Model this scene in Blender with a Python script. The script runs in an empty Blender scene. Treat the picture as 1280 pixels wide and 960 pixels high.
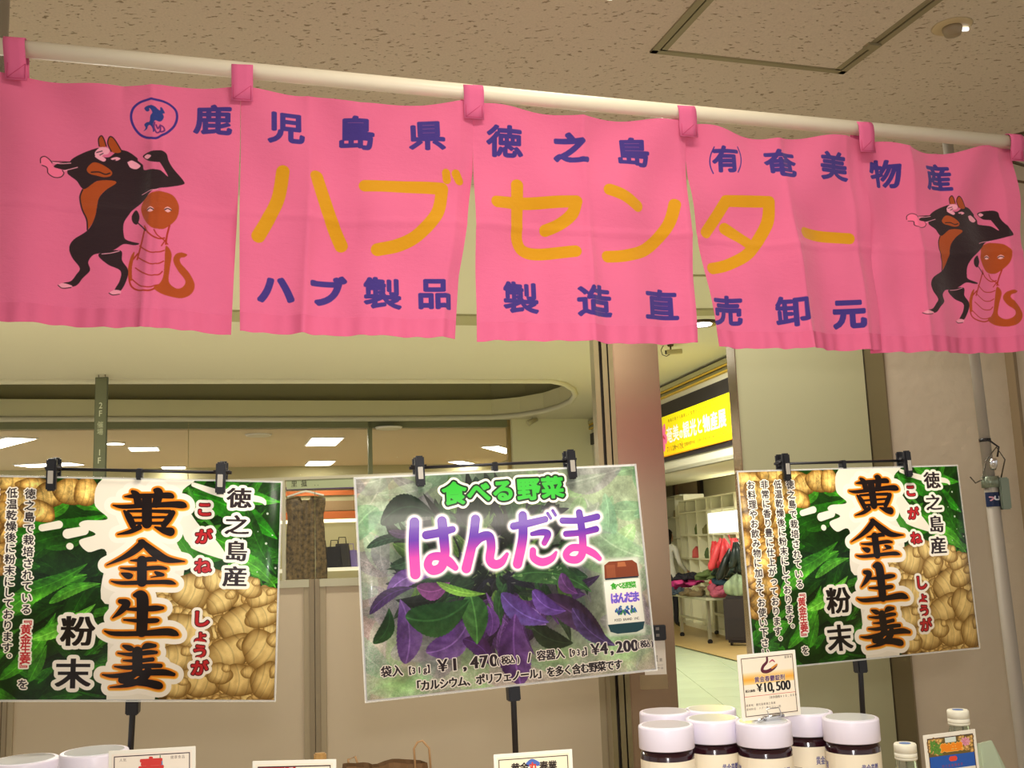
import bpy, bmesh, math, random
import numpy as np
from mathutils import Vector, Matrix, Euler

# ------------------------------------------------------------------ camera
S = bpy.context.scene
COL = S.collection
FPX = 1300.0
PIT, ROL = math.radians(8.75), math.radians(-2.1)
CAM = np.array([0, 0, 1.5])
_fw = np.array([0, math.cos(PIT), math.sin(PIT)])
_r0 = np.array([1.0, 0, 0]); _u0 = np.cross(_r0, _fw)
_R = math.cos(ROL) * _r0 + math.sin(ROL) * _u0
_U = -math.sin(ROL) * _r0 + math.cos(ROL) * _u0
cam = bpy.data.objects.new('camera', bpy.data.cameras.new('camera'))
COL.objects.link(cam)
cam.data.sensor_width = 36; cam.data.lens = FPX * 36 / 1280
cam.data.clip_start = 0.05; cam.data.clip_end = 100
cam.matrix_world = Matrix(((_R[0], _U[0], -_fw[0], CAM[0]), (_R[1], _U[1], -_fw[1], CAM[1]), (_R[2], _U[2], -_fw[2], CAM[2]), (0, 0, 0, 1)))
S.camera = cam
# ------------------------------------------------------------------ world, lights, exposure
w = bpy.data.worlds.new('world'); S.world = w; w.use_nodes = True
w.node_tree.nodes['Background'].inputs[0].default_value = (1.0, 0.955, 0.89, 1)
w.node_tree.nodes['Background'].inputs[1].default_value = 0.85
S.view_settings.view_transform = 'Standard'
S.view_settings.look = 'None'
S.view_settings.exposure = -0.35
S.view_settings.gamma = 1.0
S.view_settings.use_curve_mapping = False


def area(name, loc, sx, sy, power, color=(1, .93, .78), rot=(0, 0, 0)):
    l = bpy.data.lights.new(name, 'AREA'); l.shape = 'RECTANGLE'; l.size = sx; l.size_y = sy
    l.energy = power; l.color = color
    o = bpy.data.objects.new(name, l); COL.objects.link(o); o.location = loc; o.rotation_euler = rot
    return o


area('booth_fill_front', (0.35, 0.95, 2.84), 0.9, 0.3, 28)  # added fill without a fixture, rakes down the curtain to show its folds
area('booth_fill_back', (-0.2, -2.2, 2.84), 1.6, 0.8, 18)  # unseen fill added behind the camera for curtain and floor
area('booth_fill_rear', (0.1, 3.55, 2.86), 2.2, 0.2, 42, (1, .95, .82))  # fill added out of sight behind the curtain, brightens partition, door and wall
area('corridor_fill_near', (1.2, 7.0, 3.6), 1.5, 1.5, 200, (1, .98, .86))  # added fill under the hall ceiling, has no fitting
area('corridor_fill_far', (1.0, 12.0, 3.6), 1.2, 1.2, 270, (1, .98, .86))  # added fill brightening the corridor before the far shop
area('corridor_fill_left', (-4.5, 7.5, 3.6), 3.0, 1.5, 390, (1, .98, .86))  # fill added to lift the hall ceiling by bounce off the floor
area('shop_fill_right', (3.75, 15.3, 2.85), 0.4, 2.4, 190, (1, .97, .86))  # fill added to lighten the far shop's panes and shelf tops
# camera flash, right above the lens
fl = area('camera_flash', (0.03, -0.05, 1.58), 0.06, 0.04, 4.2, (1, .97, .95), (math.radians(90), 0, 0))
fl.data.spread = math.radians(75)


# ------------------------------------------------------------------ coordinate helpers
def ray(x, y):
    return _fw + _R * (x - 640) / FPX - _U * (y - 480) / FPX


def P(x, y, Y):
    d = ray(x, y); return CAM + d * (Y / d[1])


def Pz(x, y, z):
    d = ray(x, y); return CAM + d * ((z - CAM[2]) / d[2])


def Pl(x, y, A, B):
    """point on the vertical plane through plan points A and B"""
    n = np.array([A[1] - B[1], B[0] - A[0], 0.0]); d = ray(x, y)
    t = ((np.array([A[0], A[1], 0]) - CAM) @ n) / (d @ n)
    return CAM + d * t


def hom(src, dst):
    A = []
    for (x, y), (u, v) in zip(src, dst):
        A.append([x, y, 1, 0, 0, 0, -u * x, -u * y, -u]); A.append([0, 0, 0, x, y, 1, -v * x, -v * y, -v])
    return np.linalg.svd(np.array(A, float))[2][-1].reshape(3, 3)


def ap(H, x, y):
    q = H @ np.array([x, y, 1.0]); return q[0] / q[2], q[1] / q[2]


# ------------------------------------------------------------------ flat print: a little canvas drawn in numpy
_tri = {}
_mk = {}


def tris_of(ch):
    if ch not in _tri:
        c = bpy.data.curves.new('glyph', 'FONT'); c.body = ch; c.size = 1; c.resolution_u = 4
        o = bpy.data.objects.new('glyph', c)
        m = o.to_mesh(); m.calc_loop_triangles()
        v = np.array([x.co[:2] for x in m.vertices]).reshape(-1, 2)
        t = np.array([x.vertices[:] for x in m.loop_triangles], int).reshape(-1, 3)
        _tri[ch] = v[t] if len(t) else np.zeros((0, 3, 2))
        o.to_mesh_clear(); bpy.data.objects.remove(o); bpy.data.curves.remove(c)
    return _tri[ch]


def glyph(ch, sx, sy, rot=False, shear=0.0):
    key = (ch, round(sx, 1), round(sy, 1), rot, shear)
    if key in _mk: return _mk[key]
    T = tris_of(ch).copy()
    W, H = int(math.ceil(sx)) + 4, int(math.ceil(sy)) + 4
    if ord(ch) < 256 and len(T):
        a, b = T[..., 0].min(), T[..., 0].max()
        T[..., 0] += 0.5 - (a + b) / 2
    x = T[..., 0]; y = 0.86 - T[..., 1]
    if rot: x, y = 1 - y, x
    x = x + shear * (0.5 - y)
    x = (x * sx + 2) * 2; y = (y * sy + 2) * 2
    M = np.zeros((H * 2, W * 2), bool)
    for k in range(len(T)):
        ax, bx, cx = x[k]; ay, by, cy = y[k]
        x0, x1 = max(0, int(min(ax, bx, cx))), min(W * 2, int(max(ax, bx, cx)) + 2)
        y0, y1 = max(0, int(min(ay, by, cy))), min(H * 2, int(max(ay, by, cy)) + 2)
        if x1 <= x0 or y1 <= y0: continue
        gx = np.arange(x0, x1)[None, :] + .5; gy = np.arange(y0, y1)[:, None] + .5
        e0 = (bx - ax) * (gy - ay) - (by - ay) * (gx - ax)
        e1 = (cx - bx) * (gy - by) - (cy - by) * (gx - bx)
        e2 = (ax - cx) * (gy - cy) - (ay - cy) * (gx - cx)
        M[y0:y1, x0:x1] |= ((e0 >= 0) & (e1 >= 0) & (e2 >= 0)) | ((e0 <= 0) & (e1 <= 0) & (e2 <= 0))
    A = M.reshape(H, 2, W, 2).mean((1, 3)).astype(np.float32)
    _mk[key] = A
    return A


def dilate(m, r):
    if r <= 0: return m
    R = int(math.ceil(r)); H, W = m.shape
    out = m.copy()
    cs = np.concatenate([np.zeros((H, 1), np.float32), np.cumsum(m, 1, dtype=np.float32)], 1)
    for dy in range(-R, R + 1):
        q = r * r - dy * dy
        if q < 0: continue
        k = int(round(math.sqrt(q)))
        i0 = np.clip(np.arange(W) - k, 0, W); i1 = np.clip(np.arange(W) + k + 1, 0, W)
        b = np.clip(cs[:, i1] - cs[:, i0], 0, 1)
        if dy >= 0: out[dy:] = np.maximum(out[dy:], b[:H - dy])
        else: out[:dy] = np.maximum(out[:dy], b[-dy:])
    return out


def blur(m, r):
    r = int(r)
    for ax in (0, 1):
        for _ in range(2):
            c = np.cumsum(np.pad(m, [(r + 1, r) if a == ax else (0, 0) for a in (0, 1)], mode='edge'), ax)
            n = m.shape[ax]
            m = (np.take(c, np.arange(n) + 2 * r + 1, ax) - np.take(c, np.arange(n), ax)) / (2 * r + 1)
    return m


def hexc(h):
    return np.array([int(h[i:i + 2], 16) / 255 for i in (0, 2, 4)], np.float32)


def catmull(pts, n=8, closed=True):
    pts = np.array(pts, float); N = len(pts); out = []
    rng = range(N) if closed else range(N - 1)
    for i in rng:
        if closed: a, b, c, d = pts[(i - 1) % N], pts[i], pts[(i + 1) % N], pts[(i + 2) % N]
        else: a, b, c, d = pts[max(i - 1, 0)], pts[i], pts[i + 1], pts[min(i + 2, N - 1)]
        for k in range(n):
            t = k / n
            out.append(.5 * ((2 * b) + (-a + c) * t + (2 * a - 5 * b + 4 * c - d) * t * t + (-a + 3 * b - 3 * c + d) * t ** 3))
    if not closed: out.append(pts[-1])
    return np.array(out)


def vnoise(H, W, cell, seed):
    rs = np.random.RandomState(seed).rand(H // cell + 3, W // cell + 3).astype(np.float32)
    y = np.arange(H) / cell; x = np.arange(W) / cell; yi, xi = y.astype(int), x.astype(int); fy, fx = (y - yi)[:, None], (x - xi)[None, :]
    fy = fy * fy * (3 - 2 * fy); fx = fx * fx * (3 - 2 * fx)
    return (rs[yi][:, xi] * (1 - fy) + rs[yi + 1][:, xi] * fy) * (1 - fx) + (rs[yi][:, xi + 1] * (1 - fy) + rs[yi + 1][:, xi + 1] * fy) * fx


def grain(c, seed, amt):
    n = sum(vnoise(c.H, c.W, k, seed + k) * w for k, w in ((90, .35), (34, .3), (12, .2), (5, .15)))
    c.a *= (1 + amt * (n - .5) * 2)[..., None]


class Canvas:
    def __init__(s, W, H, col):
        s.W, s.H = W, H
        s.a = np.ones((H, W, 3), np.float32) * (hexc(col) if isinstance(col, str) else col)

    def blend(s, m, x0, y0, col, op=1.0):
        h, w_ = m.shape
        X0, Y0, X1, Y1 = max(0, x0), max(0, y0), min(s.W, x0 + w_), min(s.H, y0 + h)
        if X1 <= X0 or Y1 <= Y0: return
        mm = (m[Y0 - y0:Y1 - y0, X0 - x0:X1 - x0] * op)[..., None]
        if isinstance(col, str): c = hexc(col)
        else:
            c = np.asarray(col, np.float32)
            if c.ndim == 3: c = c[Y0 - y0:Y1 - y0, X0 - x0:X1 - x0]
        s.a[Y0:Y1, X0:X1] = s.a[Y0:Y1, X0:X1] * (1 - mm) + c * mm

    def glyphs(s, items, col, bold=0.0, outs=(), serif=0.0, grad=None, glow=0):
        """items: (char, cx, cy, sx, sy, rotated)"""
        pad = int(max([o[0] for o in outs] + [bold]) + glow * 3 + 4)
        x0 = int(min(i[1] - i[3] / 2 for i in items)) - pad; x1 = int(max(i[1] + i[3] / 2 for i in items)) + pad + 4
        y0 = int(min(i[2] - i[4] / 2 for i in items)) - pad; y1 = int(max(i[2] + i[4] / 2 for i in items)) + pad + 4
        M = np.zeros((y1 - y0, x1 - x0), np.float32)
        for ch, cx, cy, sx, sy, rt in items:
            if ch == ' ': continue
            g = glyph(ch, sx, sy, rt)
            gx = int(round(cx - sx / 2 - 2)) - x0; gy = int(round(cy - sy / 2 - 2)) - y0
            M[gy:gy + g.shape[0], gx:gx + g.shape[1]] = np.maximum(M[gy:gy + g.shape[0], gx:gx + g.shape[1]], g)
        s.mask(M, x0, y0, col, bold, outs, serif, grad, glow)

    def mask(s, M, x0, y0, col, bold=0.0, outs=(), serif=0.0, grad=None, glow=0):
        if serif:
            k = int(round(serif)); B = M.copy()
            for d in range(1, k + 1): B[:, d:] = np.maximum(B[:, d:], M[:, :-d])
            M = B
        if bold: M = dilate(M, bold)
        for r, c in outs:
            D = dilate(M, r)
            if glow: D = np.clip(blur(dilate(D, glow), glow) * 1.2, 0, 1)
            s.blend(D, x0, y0, c)
        if grad is not None:
            t = np.linspace(0, 1, M.shape[0])[:, None, None]
            a, b = hexc(grad[0]), hexc(grad[1])
            t = np.clip((t - .35) / .3, 0, 1)
            col = (a * (1 - t) + b * t) * np.ones((1, M.shape[1], 1))
        s.blend(M, x0, y0, col)

    def text(s, st, x, y, size, adv=None, xs=1.0, vertical=False, small=None, **k):
        adv = adv or size; items = []
        for i, ch in enumerate(st):
            cx, cy = (x, y + i * adv) if vertical else (x + i * adv, y)
            rot = vertical and ch in 'ー『』「」（）〜'
            if vertical and ch in '、。': cx += size * .55; cy -= size * .55
            if vertical and ch in 'ょっ': cx += size * .06; cy -= size * .06
            items.append((ch, cx, cy, size * xs, size, rot))
        col = k.pop('col', '221c20')
        s.glyphs(items, col, **k)

    def strokes(s, lst):
        """mask of strokes, each a list of (x, y, r) smoothed into a ribbon of round dabs"""
        P_ = [catmull(q, 10, False) if len(q) > 2 else np.array(q, float) for q in lst]
        al = np.concatenate(P_)
        pad = al[:, 2].max() + 3
        x0, y0 = int(al[:, 0].min() - pad), int(al[:, 1].min() - pad)
        W, H = int(al[:, 0].max() + pad) - x0 + 1, int(al[:, 1].max() + pad) - y0 + 1
        M = np.zeros((H, W), np.float32)
        for q in P_:
            for a, b in zip(q[:-1], q[1:]):
                r = max(a[2], b[2]) + 2
                X0, X1 = max(0, int(min(a[0], b[0]) - r) - x0), min(W, int(max(a[0], b[0]) + r) - x0 + 1)
                Y0, Y1 = max(0, int(min(a[1], b[1]) - r) - y0), min(H, int(max(a[1], b[1]) + r) - y0 + 1)
                gx = np.arange(X0, X1)[None, :] + x0 + .5; gy = np.arange(Y0, Y1)[:, None] + y0 + .5
                d = b[:2] - a[:2]; L2 = d @ d + 1e-9
                t = np.clip(((gx - a[0]) * d[0] + (gy - a[1]) * d[1]) / L2, 0, 1)
                dist = np.hypot(gx - a[0] - t * d[0], gy - a[1] - t * d[1])
                M[Y0:Y1, X0:X1] = np.maximum(M[Y0:Y1, X0:X1], np.clip(a[2] + (b[2] - a[2]) * t - dist + .5, 0, 1))
        return M, x0, y0

    def stroke(s, pts, col, op=1.0):
        M, x0, y0 = s.strokes([pts]); s.blend(M, x0, y0, col, op)

    def poly(s, pts, col, smooth=0, op=1.0):
        q = catmull(pts, smooth) if smooth else np.array(pts, float)
        x0, y0 = int(q[:, 0].min()) - 1, int(q[:, 1].min()) - 1
        W, H = int(q[:, 0].max()) - x0 + 2, int(q[:, 1].max()) - y0 + 2
        x0 = x0; gx = (np.arange(W * 2) + .5) / 2 + x0; gy = (np.arange(H * 2) + .5) / 2 + y0
        C = np.zeros((H * 2, W * 2), bool)
        for (ax, ay), (bx, by) in zip(q, np.roll(q, -1, 0)):
            if ay == by: continue
            r = (gy >= min(ay, by)) & (gy < max(ay, by))
            xi = ax + (gy[r] - ay) * (bx - ax) / (by - ay)
            C[r] ^= gx[None, :] > xi[:, None]
        s.blend(C.reshape(H, 2, W, 2).mean((1, 3)).astype(np.float32), x0, y0, col, op)

    def rect(s, x0, y0, x1, y1, col, op=1.0):
        s.blend(np.ones((int(y1) - int(y0), int(x1) - int(x0)), np.float32), int(x0), int(y0), col, op)

    def leaf(s, x0, y0, x1, y1, wd, bend, c1, c2, op=1.0, rib=None, soft=1.0):
        dx, dy = x1 - x0, y1 - y0; L = math.hypot(dx, dy); ux, uy = dx / L, dy / L
        r = wd + abs(bend) + 3
        X0, X1 = int(min(x0, x1) - r), int(max(x0, x1) + r); Y0, Y1 = int(min(y0, y1) - r), int(max(y0, y1) + r)
        gx = np.arange(X0, X1)[None, :] - x0; gy = np.arange(Y0, Y1)[:, None] - y0
        t = (gx * ux + gy * uy) / L; n = -gx * uy + gy * ux
        tc = np.clip(t, 0, 1)
        n = n - bend * 4 * tc * (1 - tc)
        hw = wd * np.sin(np.pi * tc ** .75) ** .8 * (1 - .07 * np.mod(tc * L / 17, 1.0))
        m = np.clip((hw - np.abs(n)) / soft, 0, 1) * ((t > 0) & (t < 1))
        a, b = hexc(c1), hexc(c2)
        k = np.clip(.5 + n / (2 * wd + 1e-6), 0, 1)
        vein = .5 + .5 * np.sin((t * L + np.abs(n) * 1.2) / max(wd * .16, 2.0))
        k = np.clip(k * .75 + vein * .25, 0, 1)[..., None]
        c = a * (1 - k) + b * k
        mid = np.clip(1.8 - np.abs(n) / max(1.0, wd * .04), 0, 1)[..., None] * .5
        c = c * (1 - mid) + (hexc(rib) if rib else np.clip(b * 1.3, 0, 1)) * mid
        s.blend(m.astype(np.float32), X0, Y0, c.astype(np.float32), op)

    def ginger(s, cx, cy, rx, ry, ang, tint, rnd):
        r = max(rx, ry) + 3
        X0, X1, Y0, Y1 = int(cx - r), int(cx + r), int(cy - r), int(cy + r)
        gx = np.arange(X0, X1)[None, :] - cx; gy = np.arange(Y0, Y1)[:, None] - cy
        ca, sa = math.cos(ang), math.sin(ang)
        u = (gx * ca + gy * sa) / rx; v = (-gx * sa + gy * ca) / ry
        ph = rnd.random() * 6
        wob = 1 + .05 * np.sin(3 * np.arctan2(v, u) + ph) + .03 * np.sin(5 * np.arctan2(v, u) + 2 * ph)
        d = np.sqrt(u * u + v * v) / wob
        m = np.clip((1 - d) * min(rx, ry) / 1.5, 0, 1)
        lit = np.clip(1.02 - d ** 2.2 * .85, 0, 1) * (1 + .12 * (-gy / r)) * (1 + .05 * np.sin(u * 11 + v * v * 3 + ph)) 
        lit = lit * (1 + .05 * np.sin(u * 19 + 2 * v * v + ph)) * (1 + .05 * np.sin(gx * .09 + 2.3 * np.sin(gy * .07 + ph)))
        hi = np.array([.95, .84, .55]); lo = np.array([.40, .26, .08])
        if tint > 0: hi = hi * (1 - tint) + np.array([.93, .74, .42]) * tint
        k = np.clip(lit, 0, 1)[..., None]
        c = lo * (1 - k) + hi * k
        c = c * (1 - .16 * np.exp(-(np.sin(u * 7 + v * v * 1.5 + ph) * 5) ** 2))[..., None] * (1 + .03 * np.random.RandomState(int(cx * 3 + cy) % 9999).randn(*d.shape))[..., None]
        s.blend(m.astype(np.float32), X0, Y0, c.astype(np.float32))

    def image(s, name):
        im = bpy.data.images.new(name, s.W, s.H, alpha=False, float_buffer=False)
        px = np.ones((s.H, s.W, 4), np.float32); px[..., :3] = np.clip(s.a[::-1], 0, 1)
        im.pixels.foreach_set(px.ravel()); im.update(); im.pack()
        return im


# ------------------------------------------------------------------ materials
def lin(h):
    c = hexc(h) if isinstance(h, str) else np.array(h)
    return [float(x / 12.92 if x <= .04045 else ((x + .055) / 1.055) ** 2.4) for x in c] + [1.0]


_mats = {}


def mat(name, col='808080', rough=.5, metal=0.0, emit=0.0, bump=0.0, bscale=60.0, var=0.0, vscale=6.0, trans=0.0, alpha=1.0, coat=0.0, stretch=(1, 1, 1), spec=.5, ior=1.45):
    if name in _mats: return _mats[name]
    m = bpy.data.materials.new(name); m.use_nodes = True; _mats[name] = m
    nt = m.node_tree; b = nt.nodes['Principled BSDF']
    b.inputs['Base Color'].default_value = lin(col); b.inputs['Roughness'].default_value = rough
    b.inputs['Metallic'].default_value = metal; b.inputs['Transmission Weight'].default_value = trans
    b.inputs['IOR'].default_value = ior
    b.inputs['Alpha'].default_value = alpha; b.inputs['Coat Weight'].default_value = coat
    b.inputs['Specular IOR Level'].default_value = spec
    if emit: b.inputs['Emission Color'].default_value = lin(col); b.inputs['Emission Strength'].default_value = emit
    if var or bump:
        tc = nt.nodes.new('ShaderNodeTexCoord'); mp = nt.nodes.new('ShaderNodeMapping'); mp.inputs['Scale'].default_value = stretch
        nt.links.new(tc.outputs['Object'], mp.inputs[0])
    if var:
        n = nt.nodes.new('ShaderNodeTexNoise'); n.inputs['Scale'].default_value = vscale; n.inputs['Detail'].default_value = 5
        r = nt.nodes.new('ShaderNodeValToRGB')
        c = np.array(lin(col)[:3])
        r.color_ramp.elements[0].position = .3; r.color_ramp.elements[1].position = .7
        r.color_ramp.elements[0].color = list(np.clip(c * (1 - var), 0, 1)) + [1]; r.color_ramp.elements[1].color = list(np.clip(c * (1 + var), 0, 1)) + [1]
        nt.links.new(mp.outputs[0], n.inputs[0]); nt.links.new(n.outputs[0], r.inputs[0]); nt.links.new(r.outputs[0], b.inputs['Base Color'])
    if bump:
        n = nt.nodes.new('ShaderNodeTexNoise'); n.inputs['Scale'].default_value = bscale; n.inputs['Detail'].default_value = 4
        bp = nt.nodes.new('ShaderNodeBump'); bp.inputs['Strength'].default_value = bump; bp.inputs['Distance'].default_value = .004
        nt.links.new(mp.outputs[0], n.inputs[0]); nt.links.new(n.outputs[0], bp.inputs['Height']); nt.links.new(bp.outputs[0], b.inputs['Normal'])
    return m


def print_mat(name, im, rough=.4, coat=0.0, emit=0.0, weave=0.0, translucent=0.0):
    m = bpy.data.materials.new(name); m.use_nodes = True
    nt = m.node_tree; b = nt.nodes['Principled BSDF']
    t = nt.nodes.new('ShaderNodeTexImage'); t.image = im; t.extension = 'EXTEND'
    uv = nt.nodes.new('ShaderNodeUVMap'); uv.uv_map = 'UVMap'
    nt.links.new(uv.outputs[0], t.inputs[0]); nt.links.new(t.outputs[0], b.inputs['Base Color'])
    b.inputs['Roughness'].default_value = rough; b.inputs['Coat Weight'].default_value = coat; b.inputs['Coat Roughness'].default_value = .08; b.inputs['Specular IOR Level'].default_value = .25
    if emit:
        nt.links.new(t.outputs[0], b.inputs['Emission Color']); b.inputs['Emission Strength'].default_value = emit
    if weave:
        tc = nt.nodes.new('ShaderNodeTexCoord'); mp = nt.nodes.new('ShaderNodeMapping'); mp.inputs['Scale'].default_value = (1, 1, 2.2)
        n = nt.nodes.new('ShaderNodeTexNoise'); n.inputs['Scale'].default_value = 40; n.inputs['Detail'].default_value = 8; n.inputs['Roughness'].default_value = .7
        bp = nt.nodes.new('ShaderNodeBump'); bp.inputs['Strength'].default_value = weave; bp.inputs['Distance'].default_value = .003
        nt.links.new(tc.outputs['Object'], mp.inputs[0]); nt.links.new(mp.outputs[0], n.inputs[0]); nt.links.new(n.outputs[0], bp.inputs['Height']); nt.links.new(bp.outputs[0], b.inputs['Normal'])
        b.inputs['Sheen Weight'].default_value = .25; b.inputs['Specular IOR Level'].default_value = .2
    if translucent:
        tr = nt.nodes.new('ShaderNodeBsdfTranslucent'); mx = nt.nodes.new('ShaderNodeMixShader'); mx.inputs[0].default_value = translucent
        nt.links.new(t.outputs[0], tr.inputs[0]); nt.links.new(b.outputs[0], mx.inputs[1]); nt.links.new(tr.outputs[0], mx.inputs[2])
        nt.links.new(mx.outputs[0], nt.nodes['Material Output'].inputs[0])
    return m


# ------------------------------------------------------------------ mesh building
class MB:
    def __init__(s):
        s.v = []; s.f = []; s.uv = {}; s.sm = []; s.mi = []

    def add(s, vs, fs, M=None, smooth=False, mi=0):
        b = len(s.v)
        s.v += [tuple(M @ Vector(p)) if M is not None else tuple(float(c) for c in p) for p in vs]
        for f in fs: s.f.append(tuple(b + i for i in f)); s.sm.append(smooth); s.mi.append(mi)
        return s

    def box(s, x0, x1, y0, y1, z0, z1, M=None, mi=0, bev=0.0):
        if bev > 0:
            bm = bmesh.new(); bmesh.ops.create_cube(bm, size=1)
            for v in bm.verts: v.co = Vector(((x0 + x1) / 2 + v.co.x * (x1 - x0), (y0 + y1) / 2 + v.co.y * (y1 - y0), (z0 + z1) / 2 + v.co.z * (z1 - z0)))
            bmesh.ops.bevel(bm, geom=bm.edges[:], offset=bev, segments=2, affect='EDGES')
            bm.verts.index_update()
            s.add([v.co[:] for v in bm.verts], [[v.index for v in f.verts] for f in bm.faces], M, False, mi); bm.free(); return s
        vs = [(x, y, z) for x in (x0, x1) for y in (y0, y1) for z in (z0, z1)]
        return s.add(vs, [(0, 1, 3, 2), (4, 6, 7, 5), (0, 4, 5, 1), (2, 3, 7, 6), (0, 2, 6, 4), (1, 5, 7, 3)], M, False, mi)

    def tube(s, pts, r, n=12, M=None, cap=True, mi=0):
        pts = [Vector(tuple(map(float, p))) for p in pts]; rs = r if isinstance(r, (list, tuple)) else [r] * len(pts)
        vs = []; up = None
        for i, p in enumerate(pts):
            t = (pts[min(i + 1, len(pts) - 1)] - pts[max(i - 1, 0)]).normalized()
            if up is None:
                up = Vector((0, 0, 1)) if abs(t.z) < .9 else Vector((1, 0, 0))
            a = t.cross(up).normalized(); b_ = a.cross(t).normalized(); up = b_
            for k in range(n):
                q = 2 * math.pi * k / n; vs.append(p + (a * math.cos(q) + b_ * math.sin(q)) * rs[i])
        fs = [(i * n + k, i * n + (k + 1) % n, (i + 1) * n + (k + 1) % n, (i + 1) * n + k) for i in range(len(pts) - 1) for k in range(n)]
        s.add(vs, fs, M, True, mi)
        if cap:
            b0 = len(s.v) - len(vs)
            s.f.append(tuple(b0 + k for k in range(n))[::-1]); s.sm.append(False); s.mi.append(mi)
            s.f.append(tuple(b0 + (len(pts) - 1) * n + k for k in range(n))); s.sm.append(False); s.mi.append(mi)
        return s

    def lathe(s, prof, n=28, M=None, mi=0, smooth=True):
        vs = []; fs = []
        for r, z in prof:
            for k in range(n):
                q = 2 * math.pi * k / n; vs.append((r * math.cos(q), r * math.sin(q), z))
        for i in range(len(prof) - 1):
            for k in range(n): fs.append((i * n + k, i * n + (k + 1) % n, (i + 1) * n + (k + 1) % n, (i + 1) * n + k))
        s.add(vs, fs, M, smooth, mi); b0 = len(s.v) - len(vs)
        s.f.append(tuple(b0 + k for k in range(n))[::-1]); s.sm.append(False); s.mi.append(mi)
        s.f.append(tuple(b0 + (len(prof) - 1) * n + k for k in range(n))); s.sm.append(False); s.mi.append(mi)
        return s

    def build(s, name, m, parent=None, uv=None):
        me = bpy.data.meshes.new(name); me.from_pydata(s.v, [], s.f)
        for mm in (m if isinstance(m, (list, tuple)) else [m]): me.materials.append(mm)
        me.polygons.foreach_set('use_smooth', s.sm); me.polygons.foreach_set('material_index', s.mi)
        if uv:
            L = me.uv_layers.new(name='UVMap')
            for p in me.polygons:
                for li in p.loop_indices: L.data[li].uv = uv(s.v[me.loops[li].vertex_index])
        me.update()
        o = bpy.data.objects.new(name, me); COL.objects.link(o)
        if parent is not None: o.parent = parent
        return o


def tag(o, label, cat, group=None, kind=None):
    o['label'] = label; o['category'] = cat
    if group: o['group'] = group
    if kind: o['kind'] = kind
    return o


def thing(name, label, cat, loc=(0, 0, 0), rot=(0, 0, 0), group=None):
    o = bpy.data.objects.new(name, None); COL.objects.link(o); o.location = [float(c) for c in loc]; o.rotation_euler = rot
    o.empty_display_size = .05
    return tag(o, label, cat, group)


def struct(name, mb, m, parent=None, uv=None):
    o = mb.build(name, m, parent, uv)
    if parent is None: o['kind'] = 'structure'
    return o


def copy_tree(o, parent=None):
    c = o.copy(); COL.objects.link(c); c.parent = parent
    for ch in [x for x in bpy.data.objects if x.parent == o]: copy_tree(ch, c)
    return c


def quad_slab(P4, th, M=None):
    """slab from four world points (ring), thickness pushed along -normal"""
    p = [Vector(tuple(map(float, q))) for q in P4]; n = (p[1] - p[0]).cross(p[3] - p[0]).normalized()
    vs = p + [q + n * th for q in p]
    return MB().add(vs, [(3, 2, 1, 0), (4, 5, 6, 7), (0, 1, 5, 4), (1, 2, 6, 5), (2, 3, 7, 6), (3, 0, 4, 7)], M)


# ================================================================== SETTING
ZC, ZF = 2.9, 3.69           # booth ceiling, hall ceiling
M_cream = mat('cream_plaster', 'd0ccb4', .8)
M_metal = mat('brushed_steel', 'a08870', .24, .95, bump=.04, bscale=8, stretch=(40, 40, .6))
M_metal_dark = mat('dark_steel', '5a4a38', .4, .8)
M_black = mat('black_plastic', '17161a', .35)
M_white = mat('white_plastic', 'f2eef0', .35)

# floor with its tiles (corridor) and the wooden floor of the far shop
FA, FB = Pz(845, 808, 0), Pz(932, 830, 0)       # front line of the far shop, plan
fdir = (FB - FA) / np.linalg.norm(FB - FA); fn = np.array([fdir[1] * -1, fdir[0], 0]); fn = fn if fn[0] > 0 else -fn   # into the shop
M_floor = mat('pale_floor', 'bcc8a6', .25, var=.04, vscale=1.5)
fl_o = struct('floor', MB().box(-12, 9, -4, 26, -.2, -.012), mat('floor_joint', 'a9ad90', .4))
for nm, r in (('floor_slab', (-12, .6, -4, 26)), ('floor_slab', (.6, 9, -4, 5.4))):
    struct(nm, MB().box(r[0], r[1], r[2], r[3], -.012, 0), mat('booth_floor', 'd0c6b2', .3, var=.03, vscale=1.5), fl_o)
tile_me = MB().box(-.298, .298, -.298, .298, -.012, 0, bev=.002).build('tile', M_floor, fl_o)
tile_me.location = (.9, 5.7, 0)
for i in range(6):
    for j in range(19):
        if i == 0 and j == 0: continue
        t = tile_me.copy(); COL.objects.link(t); t.location = (.9 + .6 * i, 5.7 + .6 * j, 0)
W0 = FA - fdir * 6.0; W1 = FB + fdir * 5.0
wf = quad_slab([W0, W1, W1 + fn * 7, W0 + fn * 7], .01)
struct('wood_floor', wf, mat('warm_wood_floor', 'b79a62', .4, var=.12, vscale=2.5, stretch=(1, 8, 1)), fl_o).location = (0, 0, .014)

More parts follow.
